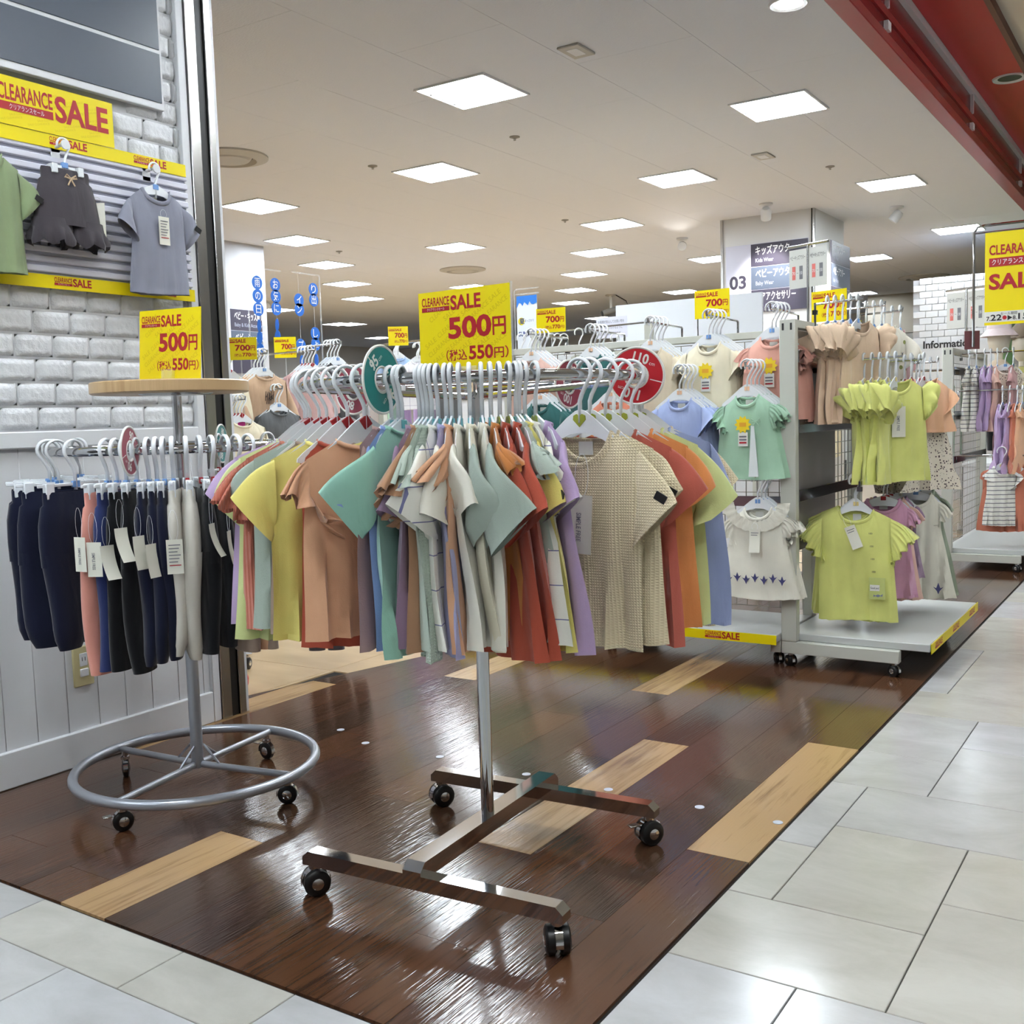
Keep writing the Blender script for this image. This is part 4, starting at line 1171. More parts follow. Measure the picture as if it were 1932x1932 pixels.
# size dividers
def disc(label, th, col, txt, r=.095, rz_off=0.0, face=-1):
    (x, y, z), a = ring_pos(th)
    t = thing('size_divider', label, 'size divider', (x, y, z), a, 'round size dividers')
    m = mat('divider_' + col, {'teal': (20, 122, 120), 'red': (188, 24, 38), 'maroon': (150, 62, 78)}[col], .35)
    rings = B(); P = []
    n = 48
    for yy in (-.0012, .0012):
        for rad in (.022, r):
            for k in range(n):
                aa = 2 * PI * k / n; P.append((rad * math.cos(aa), yy, rad * math.sin(aa)))
    b = B(); b.v = P
    for k in range(n):
        k2 = (k + 1) % n
        b.f += [(k, k2, n + k2, n + k), (2 * n + k, 3 * n + k, 3 * n + k2, 2 * n + k2), (n + k, n + k2, 3 * n + k2, 3 * n + k), (k, 2 * n + k, 2 * n + k2, k2)]
    obj('disc', b, m, t, ang=30)
    ringb = B().tube([(r * math.cos(2 * PI * k / n), 0, r * math.sin(2 * PI * k / n)) for k in range(n)], .0028, 6, closed=True); obj('rim', ringb, PAPER, t)
    ringb = B().tube([(.024 * math.cos(2 * PI * k / 24), 0, .024 * math.sin(2 * PI * k / 24)) for k in range(24)], .0028, 6, closed=True); obj('rim', ringb, PAPER, t)
    for k in range(2):
        for sgn in (1,):
            hd = obj('mark', B().box(-.001, .001, -.0016, .0016, .03, r - .003), PAPER, t, rot=(0, R((-42 if txt == '95' else 16) + 90 + 180 * k), 0))
    for face in (-1, 1):
        for k in range(2):
            ang = R(-42 if txt == '95' else 16) + PI * k
            o = text(txt, r * .34, PAPER, t, (0, 0, 0), .03, 0.9, 'C')
            M = Matrix.Rotation(0 if face < 0 else PI, 4, 'Z') @ Matrix.Rotation(ang, 4, 'Y') @ Matrix.Translation((0, -.0018, r * .48))
            w_ = TXT[(txt, .03)][1] * o.scale[0]
            o.matrix_local = M @ Matrix.Translation((-w_ / 2, 0, 0)) @ Matrix.Rotation(PI / 2, 4, 'X') @ Matrix.Diagonal((o.scale[0], o.scale[1], 1, 1))
            o2 = text('cm', r * .13, PAPER, t, (0, 0, 0), .0, 1, 'L')
            o2.matrix_local = M @ Matrix.Translation((w_ / 2 + .003, 0, 0)) @ Matrix.Rotation(PI / 2, 4, 'X') @ Matrix.Diagonal((o2.scale[0], o2.scale[1], 1, 1))
    return t
disc('teal round divider marked 95 left of the sale sign', -28, 'teal', '95', .063)
disc('red round divider marked 110 at right of the rack', 67, 'red', '110', .058)
disc('maroon round divider at the back left of the rack', -128, 'maroon', '80', .058)
disc('maroon round divider at the back right of the rack', 140, 'maroon', '100', .058)
# sign on the round rack
p = at_y(878, 698, 1.86)
sd = Vector((0, 0, 1))
sg = sale_sign('price_sign', 'large yellow 500 yen sale sign above the round tee rack', .252, .178, '500', '550', (p.x, 1.86, p.z - .004), R(-3), True, True)
b = B(); b.box(-.035, .035, -.006, -.003, -.02, .012); b.box(-.035, .035, .003, .006, -.02, .012); obj('clip_holder', b, CLEAR, sg)
obj('stem', B().tube([(0, 0, -.02), (0, 0, -.05)], .004), CLEAR, sg)
obj('sleeve_cover', B().box(.1262, .131, -.0016, .0016, -.002, .181), CLEAR, sg, smooth=False)

# ================================================================== ROUND TROUSER RACK
QX, QY = -2.33, 1.90
rk = thing('round_trouser_rack', 'grey round rack on wheeled ring base with wooden top', 'clothes rack', (QX, QY, 0))
ptsr = [(.325 * math.cos(2 * PI * k / 72), .325 * math.sin(2 * PI * k / 72), .082) for k in range(72)]
obj('base_ring', B().tube(ptsr, .0135, 14, closed=True), STEEL, rk)
DQ = math.atan2(-QY, -QX)
cang = [DQ + R(-18 + d) for d in (0, 90, 180, 270)]
cang = [math.atan2(1.592 - QY, -2.268 - QX), math.atan2(1.953 - QY, -2.034 - QX), math.atan2(2.214 - QY, -2.372 - QX), math.atan2(1.88 - QY, -2.64 - QX)]
for k, a in enumerate(cang):
    obj('spoke', B().tube([(.018 * math.cos(a), .018 * math.sin(a), .08), (.318 * math.cos(a), .318 * math.sin(a), .08)], .0095, 10), STEEL, rk)
    obj('brace', B().tube([(.02 * math.cos(a + .3), .02 * math.sin(a + .3), .135), (.075 * math.cos(a), .075 * math.sin(a), .087)], .0035, 6), STEEL, rk)
    caster(rk, (.298 * math.cos(a), .298 * math.sin(a), 0), a + 1.0 + k, k in (0, 2), .95, True)
obj('pole', B().tube([(0, 0, .07), (0, 0, .80)], .0165, 20), STEEL, rk)
obj('upper_pole', B().tube([(0, 0, .80), (0, 0, 1.105)], .0135, 20), CHROME, rk)
pts = [(.33 * math.cos(2 * PI * k / 72), .33 * math.sin(2 * PI * k / 72), .967) for k in range(72)]
obj('ring_rail', B().tube(pts, .0115, 12, closed=True), CHROME, rk)
for d in (20, 110, 200, 290): obj('rail_spoke', B().tube([(0, 0, .955), (.325 * math.cos(R(d)), .325 * math.sin(R(d)), .963)], .007, 8), CHROME, rk)
WT = wood_mat('maple_top', (176, 142, 100), (204, 172, 128), .35)
obj('table_top', B().lathe([(0.0, 1.112), (.202, 1.112), (.207, 1.115), (.207, 1.141), (.204, 1.144), (0.0, 1.144)], 64, (-.012, -.008, 0), cap=False), WT, rk)
obj('top_plate', B().lathe([(.012, 1.108), (.09, 1.108), (.10, 1.1125)], 32, cap=False), BRUSHED, rk)
# sign standing on it
p = at_y(330, 716, 1.83)
sg = sale_sign('price_sign', 'yellow 500 yen sale sign standing on the round wooden top', .25, .192, '500', '550', (-2.335, 1.885, 1.147), R(0), True, True)
obj('clip_holder', B().box(-.022, .022, -.012, .012, -.003, .03, .002), CLEAR, sg)
sg.rotation_euler = (R(-3), R(1.5), R(0))
NAVY = c_('navy', (10, 16, 44)); BLK = c_('black', (8, 9, 14)); PINKT = c_('salmon', (224, 140, 122)); ROYAL = c_('royal', (36, 48, 104)); OAT = c_('oatmeal', (206, 200, 186)); WHT = c_('white', (226, 226, 226))
pr = [(-125, WHT, .46, 'white trousers at the far left of the round trouser rack', []),
      (-100, NAVY, .42, 'navy jogger trousers furthest left on the rack', [0]), (-87, NAVY, .42, 'second navy jogger trousers from the left', []), (-76, NAVY, .42, 'third navy jogger trousers from the left', []),
      (-63, NAVY, .425, 'fourth navy joggers from the left with curled tag', [2]), (-49, NAVY, .42, 'navy joggers nearest the salmon trousers', []),
      (-31, PINKT, .45, 'salmon pink trousers with card tag at front', [0]), (-26.5, ROYAL, .44, 'royal blue trousers right of the salmon pair', [0]), (-22.5, BLK, .44, 'black trousers next to the royal blue pair', [2]),
      (-18, BLK, .445, 'black trousers in front centre of the trouser rack', [2]), (-13, NAVY, .43, 'navy trousers right of the front black pair', [1]), (-9.6, NAVY, .425, 'navy trousers left of the oatmeal pair', [1]),
      (-6.6, NAVY, .42, 'navy trousers touching the oatmeal joggers', []), (-3, OAT, .41, 'oatmeal joggers with price ticket', [0]), (2.5, OAT, .425, 'oatmeal joggers with ribbed cuffs at front', []),
      (8, BLK, .41, 'black trousers right of the oatmeal joggers', [2]), (13, BLK, .40, 'black trousers touching the lilac tee', [1]), (19, TAUPE, .42, 'brown pleated trousers under the lime tee', []), (24, PEACH, .42, 'tan pleated trousers at right of the trouser rack', []), (30, TAUPE, .42, 'dark tan trousers at the back right', []),
      (100, NAVY, .42, 'navy trousers at back right of the rack', []), (130, BLK, .42, 'black trousers at back of the rack', []), (160, NAVY, .42, 'navy trousers at far back of the rack', [])]
for i, (th, m, L, lb, tk) in enumerate(pr):
    L = L - (.035 if th < -45 else .012)
    a = DQ + R(th); loc = (QX + .33 * math.cos(a), QY + .33 * math.sin(a), .967)
    tags = []
    for c in tk:
        if th < -45: tags.append(dict(loc=(.02 + .05 * (c == 0), .035, -.17), curl=c, rz=PI - .5, loop=.06, scale=.85))
        elif c == 0: tags.append(dict(loc=(.124, 0.0, -.195 - .012 * (i % 3)), rz=PI / 2 + .25 * (i % 3 - 1), curl=0, loop=.085, scale=.88, word='price' not in lb, price='price' in lb))
        else: tags.append(dict(loc=(.122, 0.0, -.175 - .02 * (i % 3)), rz=PI / 2 + 1.05, curl=c, loop=.085, scale=.85))
    make_pants(lb, loc, a, m, i, L, .10, m in (NAVY, OAT), 'trousers on the round rack', tags, 'blue' if th < 0 else 'red', 'clip hanger of the ' + ' '.join(lb.split()[:9]))
disc_r = disc
def disc2(label, th, col, txt):
    global RCX, RCY, RZ_, RR, DA
    s = (RCX, RCY, RZ_, RR, DA); RCX, RCY, RZ_, RR, DA = QX, QY, .967, .33, DQ
    disc(label, th, col, txt, .058); RCX, RCY, RZ_, RR, DA = s
disc2('maroon round divider marked 90 on the trouser rack', -18, 'maroon', '90')
disc2('teal round divider behind the maroon one on trouser rack', 160, 'teal', '80')
# ================================================================== SLAT DISPLAY ON THE LEFT WALL
t = thing('slat_display', 'white horizontal slat panel on the brick wall', 'display panel', (WX, 0, 0))
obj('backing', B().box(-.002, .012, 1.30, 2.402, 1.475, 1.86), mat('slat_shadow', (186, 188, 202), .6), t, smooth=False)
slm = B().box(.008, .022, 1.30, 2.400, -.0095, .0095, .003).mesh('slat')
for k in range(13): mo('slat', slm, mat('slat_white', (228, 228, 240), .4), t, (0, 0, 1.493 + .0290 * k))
def strip_y(label, y0, y1, z0, z1, marks, mw):
    s = thing('sale_strip', label, 'sign', (WX + .0235, (y0 + y1) / 2, z0), PI / 2, 'yellow sale strips')
    w = y1 - y0
    obj('card', B().box(-w / 2, w / 2, -.001, .001, 0, z1 - z0), YEL, s, smooth=False)
    for yy in marks: clearance(s, yy - (y0 + y1) / 2, -.0016, (z1 - z0) * .28, mw)
    return s
strip_y('yellow sale strip along the top of the slat panel', 1.3, 2.392, 1.843, 1.882, [1.5, 1.90, 2.19], .125)
strip_y('yellow sale strip along the bottom of the slat panel', 1.3, 2.402, 1.437, 1.476, [1.45, 1.885, 2.2], .125)
s = thing('sale_banner', 'big yellow sale banner under the slate board', 'sign', (WX + .026, 1.8, 1.883), PI / 2)
obj('card', B().box(-.5, .320, -.001, .001, -.0, .134), YEL, s, smooth=False)
clearance(s, -.052, -.0016, .040, .357, h=.070)
for rrow in range(7):
    for cc in range(4):
        x = -.05 + cc * .085 + (rrow % 2) * .03; z = .008 + rrow * .017
        if x < .25: text('SALE CLEARANCE', .006, YELD, s, (x, -.0012, z), width=.07, rot=R(14)) if z < .10 else None
GREENM = c_('moss', (132, 152, 104)); CHAR = c_('charcoal', (66, 60, 66)); GREYB = c_('grey_blue', (136, 138, 156))
def peg(label, y, z):
    g = thing('display_hook', label, 'hook', (WX + .02, y, z), 0, 'white display hooks')
    obj('stem', B().tube([(0, 0, 0), (.05, 0, .004)], .005), PLWHITE, g); obj('front_disc', B().lathe([(.0, .048), (.0135, .048), (.0135, .053), (0, .053)], 20, axis='x', cap=False), PLWHITE, g)
    obj('wall_plate', B().box(-.002, .002, -.014, .014, -.03, .014), PLWHITE, g)
for (px, py, nm) in ((115, 275, 'shorts'), (287, 320, 'grey tee'), (-40, 240, 'moss tee')):
    q = at_x(px, py, WX + .05)
    peg('white display hook holding the charcoal ruffle shorts' if nm == 'shorts' else 'white display hook holding the ' + nm, q.y, q.z)
    loc = (WX + .06, q.y, q.z - .004)
    if nm == 'shorts':
        s = thing('ruffle_shorts', 'charcoal ruffled shorts with a tiny bow on wall hook', 'shorts', loc, PI / 2); s.scale = (1.22, 1.1, 1.2); s.location.z += .008
        n = 40; P = []
        for (z, a, bb_, wv) in ((-.062, .062, .010, .08), (-.068, .064, .014, .1), (-.088, .064, .014, .1), (-.094, .070, .020, .03), (-.13, .078, .03, 0), (-.17, .086, .034, 0), (-.20, .09, .036, 0)):
            for i in range(n):
                tt = 2 * PI * i / n; P.append((a * math.cos(tt), bb_ * math.sin(tt) * (1 + wv * math.sin(11 * tt)), z))
        obj('body', B().grid(P, n, 7, wrap=True), CHAR, s, ang=180)
        for sg_ in (-1, 1):
            P = []
            for (z, a, bb_, wv) in ((-.185, .047, .035, 0), (-.205, .05, .038, .0), (-.21, .05, .04, .05), (-.235, .056, .046, .16), (-.245, .054, .044, .18)):
                for i in range(n):
                    tt = 2 * PI * i / n; w_ = 1 + wv * math.sin(10 * tt + sg_)
                    P.append((sg_ * .044 + a * math.cos(tt) * w_, bb_ * math.sin(tt) * w_, z + .004 * wv * 10 * math.sin(7 * tt)))
            obj('leg_ruffle', B().grid(P, n, 5, wrap=True), CHAR, s, ang=180)
        bow = B()
        for sg_ in (-1, 1): bow.tube([(0, -.024, -.086), (sg_ * .012, -.027, -.078), (sg_ * .016, -.025, -.084), (0, -.024, -.087)], .0022, 6); bow.tube([(0, -.024, -.087), (sg_ * .009, -.026, -.103)], .002, 6)
        obj('bow', bow, mat('bow_tan', (206, 180, 146), .6), s)
        h = thing('clip_hanger', 'clear clip hanger with blue clip holding the charcoal shorts', 'hanger', loc, PI / 2)
        sub('hook', HOOK, FROST, h); 
        obj('hanger_bar', B().box(-.05, .05, -.002, .002, -.064, -.056), FROST, h)
        for sg_ in (-1, 1): obj('clip', B().box(sg_ * .042 - .009, sg_ * .042 + .009, -.019, .012, -.083, -.056, .002), FROSTG, h)
        sub('size_clip', CLIPT, SIZEM['blue'], h, loc=(0, 0, .03))
        add_tag(s, (.075, -.01, -.13), rz=R(-60), curl=0, loop=.02, word=False)
    else:
        lb = 'grey blue tee with price ticket at the wall end' if nm == 'grey tee' else 'moss green tee cut off by the left picture edge'
        g = make_tee('tee_shirt', lb, 'T-shirt', loc, PI / 2, GREYB if nm == 'grey tee' else GREENM, 'plain', 60 + (nm == 'grey tee'), None, badge='a', L=.325, sw=.098, cw=.103, hw=.112, nw=.052, ndf=.042, sl=.105, op=.09, al=44, al2=48, arm=.125, b=.022, fold=.006,
                     tagk=[dict(loc=(0, -.032, -.148), loop=.03, word=False, price=True, scale=.95)] if nm == 'grey tee' else None, z0=-.062)
        h = thing('clothes_hanger', 'clear hanger with blue clip holding the wall ' + nm, 'hanger', loc, PI / 2)
        sub('hook', HOOK, FROST, h); sub('hanger_body', HBODY, FROST, h, loc=(0, 0, .016), scale=(.66, 1, .8)); sub('size_clip', CLIPT, SIZEM['blue'], h, loc=(0, 0, .032))

# ================================================================== GONDOLAS
RAILM = mat('chrome_rail', (150, 152, 160), .10, 1.0)
PANELG = mat('grey_panel', (150, 146, 144), .4)
WIRE = mat('wire_grey', (150, 148, 140), .35, .6)
def mesh_panel(par, axis, c, a0, a1, z0, z1, step=.05):
    """wire grid; axis='x' spans x at y=c, axis='y' spans y at x=c"""
    b = B()
    n = int((a1 - a0) / step)
    for k in range(n + 1):
        a = a0 + (a1 - a0) * k / n
        b.box(*((a - .0016, a + .0016, c - .0016, c + .0016) if axis == 'x' else (c - .0016, c + .0016, a - .0016, a + .0016)), z0, z1)
    m_ = int((z1 - z0) / step)
    for k in range(m_ + 1):
        z = z0 + (z1 - z0) * k / m_
        b.box(*((a0, a1, c - .0016, c + .0016) if axis == 'x' else (c - .0016, c + .0016, a0, a1)), z - .0016, z + .0016)
    o = obj('wire_grid', b, WIRE, par, smooth=False); o['kind'] = 'stuff'
    return o
def gondola(label, ox, oy, ylen, strip=True, panel=True):
    """single sided stand, back plane at x=ox, runs along y from oy, deck towards +x"""
    t = thing('display_gondola', label, 'display rack', (ox, oy, 0), 0, 'wheeled display gondolas')
    for y in (0, ylen):
        obj('upright', B().box(-.031, .031, y - .02, y + .02, .1005, 1.366, .002), GREIGE, t)
        obj('foot', B().box(-.031, .42, y - .02, y + .02, .052, .100, .002), GREIGE, t)
        for s in (-1, 1):
            if y == 0: obj('slot', B().box(s * .016 - .004, s * .016 + .004, -.0205, -.018, 1.325, 1.352), INK, t)
    obj('top_beam', B().box(-.028, .028, .02, ylen - .02, 1.335, 1.366, .002), GREIGE, t)
    obj('deck', B().box(-.025, .525, -.0 + .012, ylen + .05, .10, .130, .003), mat('deck_grey', (196, 198, 196), .3), t)
    for (z0, z1) in ((1.20, 1.25), (.925, .978), (.655, .70)):
        obj('rail', B().box(.018, .034, .02, ylen - .02, z0, z1, .001), RAILM, t)
    for x, y in ((.0, 0), (.40, 0), (.0, ylen), (.40, ylen)): caster(t, (x, y, 0), R(50 + 40 * x), False, .8)
    if panel: obj('back_panel', B().box(-.012, .0, .03, .62, .45, 1.33), PANELG, t, smooth=False)
    mesh_panel(t, 'y', -.006, .63 if panel else .05, ylen - .03, .15, 1.33)
    return t
GX, GY = -1.345, 4.04
gB = gondola('wheeled greige gondola with lime clothes by the aisle', GX, GY, .93)
st = thing('sale_strip', 'yellow sale strip on the aisle edge of the deck', 'sign', (GX + .529, GY + .50, .093), PI / 2, 'yellow sale strips')
obj('card', B().box(-.485, .49, -.001, .001, 0, .038), YEL, st, smooth=False)
for k in (-.42, -.08, .28): clearance(st, k, -.0016, .009, .13, sub=False)

def arm(label, start, end, drop=.03):
    a = thing('hanging_arm', label, 'display arm', start, 0, 'chrome hanging arms')
    d = Vector(end) - Vector(start)
    obj('rod', B().tube([(0, 0, -drop), (0, 0, -.004), tuple(d.normalized() * .008), tuple(d), tuple(d + Vector((0, 0, .016)))], .005, 8), CHROME, a)
    obj('bracket', B().box(-.009, .009, -.009, .009, -drop - .012, -drop + .006), RAILM, a)
    return a
PEACHL = c_('pale_peach', (232, 198, 162)); LIMEB = c_('acid_lime', (222, 226, 112)); CREAMF = c_('cream_floral', (236, 230, 212), 'floral', (150, 158, 90)); ROSE = c_('dusty_rose', (204, 150, 150))
CREAMD = c_('cream_dots', (232, 220, 200), 'dots', (88, 74, 74)); ORL = c_('light_orange', (246, 184, 138)); MINTP = c_('pale_mint', (190, 222, 206)); SAGED = c_('olive_sage', (146, 160, 136)); PINKL = c_('orchid_pink', (214, 150, 184))
CORALP = c_('coral_pink', (244, 172, 150)); GREENP = c_('soft_green', (160, 206, 172)); TEALD = c_('deep_teal', (40, 98, 96)); PINKP = c_('pale_pink', (226, 178, 160)); BEIGEP = c_('sand', (218, 200, 166)); CREAMP = c_('warm_cream', (236, 224, 190))
BLUEP = c_('baby_blue', (158, 176, 226)); STRP = c_('white_stripe', (236, 234, 224), 'stripe', (90, 92, 100)); TERRA = c_('terracotta', (214, 118, 88))

def stack(n, base, front, step, rz, m, kind, hl, clip, group, seed=100, first=None, hanger_big=False, cat='T-shirt', nm='tee_shirt', tagf=None, frz=None, **kw):
    """n garments behind one another; the first is the front one"""
    for k in range(n):
        loc = Vector(front) + Vector(step) * k
        kk = dict(kw); kk.setdefault('nu', 16); kk.setdefault('nv', 16)
        if hanger_big: kk.setdefault('z0', -.110)
        if k == 0: lb = first or ('front ' + base)
        else: lb = '%s %s behind the front one' % (ORD[k], base)
        make_tee(nm, lb, cat, loc, (rz + rr_.uniform(-.05, .05)) if not (k == 0 and frz is not None) else frz, m if not isinstance(m, list) else m[k % len(m)], kind, seed + k % 4, group, label_tag=(k == 0), tagk=tagf if k == 0 else None, tilt=0, **kk)
        make_hanger('clear hanger of the ' + lb, loc, rz, clip, big=hanger_big, group='hangers on the display racks')

# gondola B, faces the aisle (+x): three arms on two levels
for lev, (zs, xt) in enumerate(((1.44, -1.135), (1.205, -.985))):
    for k, y in enumerate((4.28, 4.63, 4.98)):
        yy = min(y, GY + .91)
        arm('chrome arm %d on the %s row of the lime gondola' % (k + 1, ('upper', 'middle')[lev]) if False else '%s chrome arm on the %s row of the lime gondola' % (ORD[k], ('upper', 'middle')[lev]), (GX + .03, yy, zs), (xt + .01, yy, zs + .006))
for k, y in enumerate((4.28,)):
    a = thing('rod_riser', 'thin chrome riser of the upper arm beside the greige upright', 'display arm', (GX + .03, y, 1.2)); obj('rod', B().tube([(0, 0, 0), (0, 0, .245)], .005, 8), CHROME, a); obj('bracket', B().box(-.012, .012, -.012, .012, -.01, .02), RAILM, a)
KW = dict(L=.40, sw=.11, cw=.115, hw=.15, sl=.10, op=.10, al=44, al2=50, fold=.014, arm=.13)
stack(5, 'beige puff sleeve top on the upper arm', (-1.145, 4.28, 1.445), (-.030, 0, 0), PI / 2, PEACHL, 'puff', '', 'blue', 'beige puff sleeve tops', 110, frz=R(60), **KW)
stack(4, 'white floral top beside the beige puff tops', (-1.14, 4.63, 1.445), (-.032, 0, 0), PI / 2, CREAMF, 'plain', '', 'blue', 'white floral tops', 114, L=.36, sw=.11, cw=.115, hw=.13, frz=R(40))
stack(3, 'dusty rose top right of the white floral top', (-1.135, 4.94, 1.445), (-.035, 0, 0), PI / 2, ROSE, 'plain', '', 'blue', 'dusty rose tops', 118, L=.36, sw=.10, cw=.11, hw=.13)
stack(5, 'lime puff sleeve top on the middle arm', (-1.0, 4.28, 1.208), (-.030, 0, 0), PI / 2, LIMEB, 'puff', '', 'yellow', 'lime puff sleeve tops', 122, tagf=[dict(loc=(.0, -.03, -.19), loop=.02, scale=1.3)], frz=R(38), **KW)
stack(5, 'cream dotted dress right of the lime tops', (-.985, 4.63, 1.208), (-.03, 0, 0), PI / 2, CREAMD, 'plain', '', 'red', 'dotted dresses', 126, cat='dress', nm='dress', L=.46, sw=.10, cw=.105, hw=.20, fold=.022, sl=.05, frill=.02, frz=R(45))
stack(2, 'light orange top over the dotted dress', (-.965, 4.615, 1.214), (-.052, .006, 0), PI / 2, ORL, 'plain', '', 'red', 'light orange tops', 130, L=.22, sw=.11, cw=.12, hw=.135, sl=.06, frz=R(45))
stack(4, 'white frilled blouse right of the orange top', (-.975, 4.94, 1.208), (-.03, 0, 0), PI / 2, [CREAM2, MINTP, CREAM2, MINTP], 'ruffle', '', 'blue', 'white frilled blouses', 134, cat='blouse', nm='blouse', L=.42, sw=.105, cw=.115, hw=.17)
# lower bar along y with clothes facing the camera
arm('long chrome bar low on the lime gondola', (-1.10, GY + .10, .735), (-1.10, GY + .90, .735))
KL = dict(z0=-.108, L=.44, sw=.135, cw=.14, hw=.152, sl=.115, op=.13, al=38, al2=42, ndf=.05, nw=.066, fold=.010, b=.026)
for k in range(3):
    lb = ['lime frill sleeve tee with candy pocket print facing front', 'second lime frill sleeve tee low on the gondola', 'rearmost lime frill sleeve tee low on gondola, hem askew'][k]
    loc = Vector((-1.125 - .012 * k, GY + .14 + .035 * k, .725)); rz = R((4, -4, -12)[k])
    g = make_tee('tee_shirt', lb, 'T-shirt', loc, rz, LIMEB, 'ruffle', 140 + k, 'low lime tees', tagk=[dict(loc=(-.02, -.035, -.17), curl=1, loop=.05, word=False, price=True, rot=-.4)] if k == 0 else None, tilt=R((0, 2, 5)[k]), **KL)
    make_hanger('grey clear hanger of the ' + ' '.join(lb.split()[:9]), loc, rz, 'yellow', True, group='hangers on the display racks')
    if k == 0:
        o = mo('pocket', B().box(-.03, .03, -.0015, .0015, -.045, .04).mesh('pocket'), c_('lime_pocket', (196, 206, 108)), g, (.085, -.033, -.41))
        mo('pocket_print', B().box(-.018, .018, -.0006, .0006, -.012, .012).mesh('pocket_print'), PAPER, o, (-.008, -.002, .0))
        text('Good you!', .008, INK, o, (-.024, -.0032, -.004), .01, width=.032)
        mo('pocket_print', B().prism([(-.016, .004), (-.01, 0), (0, .005), (.01, .001), (.018, .008), (.016, -.004), (.01, -.001), (0, -.006), (-.01, -.002), (-.017, -.006)], .001).mesh('pocket_print'), mat('print_grey', (120, 124, 150), .6), o, (.004, -.002, -.03))
        for q_ in range(4): text('100', .007, INK, g, (.055 + .004 * q_, -.036, -.20 - .05 * q_), .01)
for k, (m, y, L, lb, kd) in enumerate([(PINKL, .30, .40, 'orchid pink dress behind the low lime tees', 'ruffle'), (PINKP, .36, .42, 'pale pink dress behind the orchid one', 'ruffle'), (PLUMC, .42, .34, 'plum tank top on the low bar', 'plain'), (CREAM2, .60, .45, 'cream lace dress with embroidered lavender hem', 'ruffle'),
                                       (TAUPE, .68, .44, 'tan dress between cream and olive dresses', 'plain'), (SAGED, .80, .47, 'olive sage dress with white card tag', 'ruffle')]):
    loc = Vector((-1.06 + (.06 if k in (3,) else .03 if k == 5 else 0), GY + y, .735)); rz = R(12)
    g = make_tee('dress', lb, 'dress', loc, rz, m, kd, 150 + k, 'dresses on the low bar', L=L, sw=.095, cw=.10, hw=.17 if k > 2 else .14, sl=.07, fold=.022, al=50, op=.09, tagk=[dict(loc=(.0, -.03, -.20), loop=.03, curl=1)] if k == 5 else None)
    make_hanger('clear hanger of the ' + ' '.join(lb.split()[:9]), loc, rz, 'red' if k < 3 else 'blue', group='hangers on the display racks')
    if k == 3:
        for q_ in range(3):
            mo('embroidery', B().prism([(0, -.02), (.006, -.005), (.02, .012), (.008, .006), (0, .03), (-.008, .006), (-.02, .012), (-.006, -.005)], .001).mesh('embroidery'), mat('embroidery_blue', (70, 70, 120), .7), g, (-.09 + .09 * q_, -.04, -.49))
# double hanging paper signs over gondolas
def twin_sign(label, base, h, s=1.0):
    t = thing('size_range_sign', label, 'sign', base, R(-20))
    obj('pole', B().tube([(0, 0, 0), (0, 0, h)], .006 * s, 8), BRUSHED, t)
    obj('cross_bar', B().tube([(-.11 * s, 0, h), (.11 * s, 0, h)], .006 * s, 8), BRUSHED, t)
    for sg_ in (-1, 1):
        c = obj('card', B().box(sg_ * .055 * s - .048 * s, sg_ * .055 * s + .048 * s, -.0015, .0015, h - .19 * s, h - .015 * s), mat('sign_card_grey', (214, 214, 208), .5), t, smooth=False)
        text('ベビーキッズアウター', .016 * s, INK, c, (sg_ * .055 * s - .042 * s, -.0025, h - .06 * s), .0, width=.084 * s)
        for dx, cc, w_ in ((-.022, RED, '70'), (.018, INKG, '130')):
            obj('size_block', B().box(sg_ * .055 * s + dx * s - .009 * s, sg_ * .055 * s + dx * s + .009 * s, -.0025, -.0018, h - .15 * s, h - .09 * s), mat('block_pink', (226, 120, 112), .5) if cc is RED else INKG, c, smooth=False)
            text(w_, .014 * s, INKW, c, (sg_ * .055 * s + dx * s - .007 * s, -.0032, h - .128 * s), .0, width=.014 * s)
        text('~', .012 * s, INK, c, (sg_ * .055 * s - .006 * s, -.0025, h - .125 * s))
twin_sign('pair of grey size cards on a pole above the lime gondola', (GX - .13, GY + .66, 1.366), .38, .98)
sg = sale_sign('price_sign', 'yellow 700 yen sign behind the beige puff sleeve tops', .17, .13, '700', '770', (GX + .01, GY + .5, 1.39), R(-16), False)
obj('stem', B().tube([(0, .003, -.03), (0, .003, .05)], .003), CLEAR, sg)

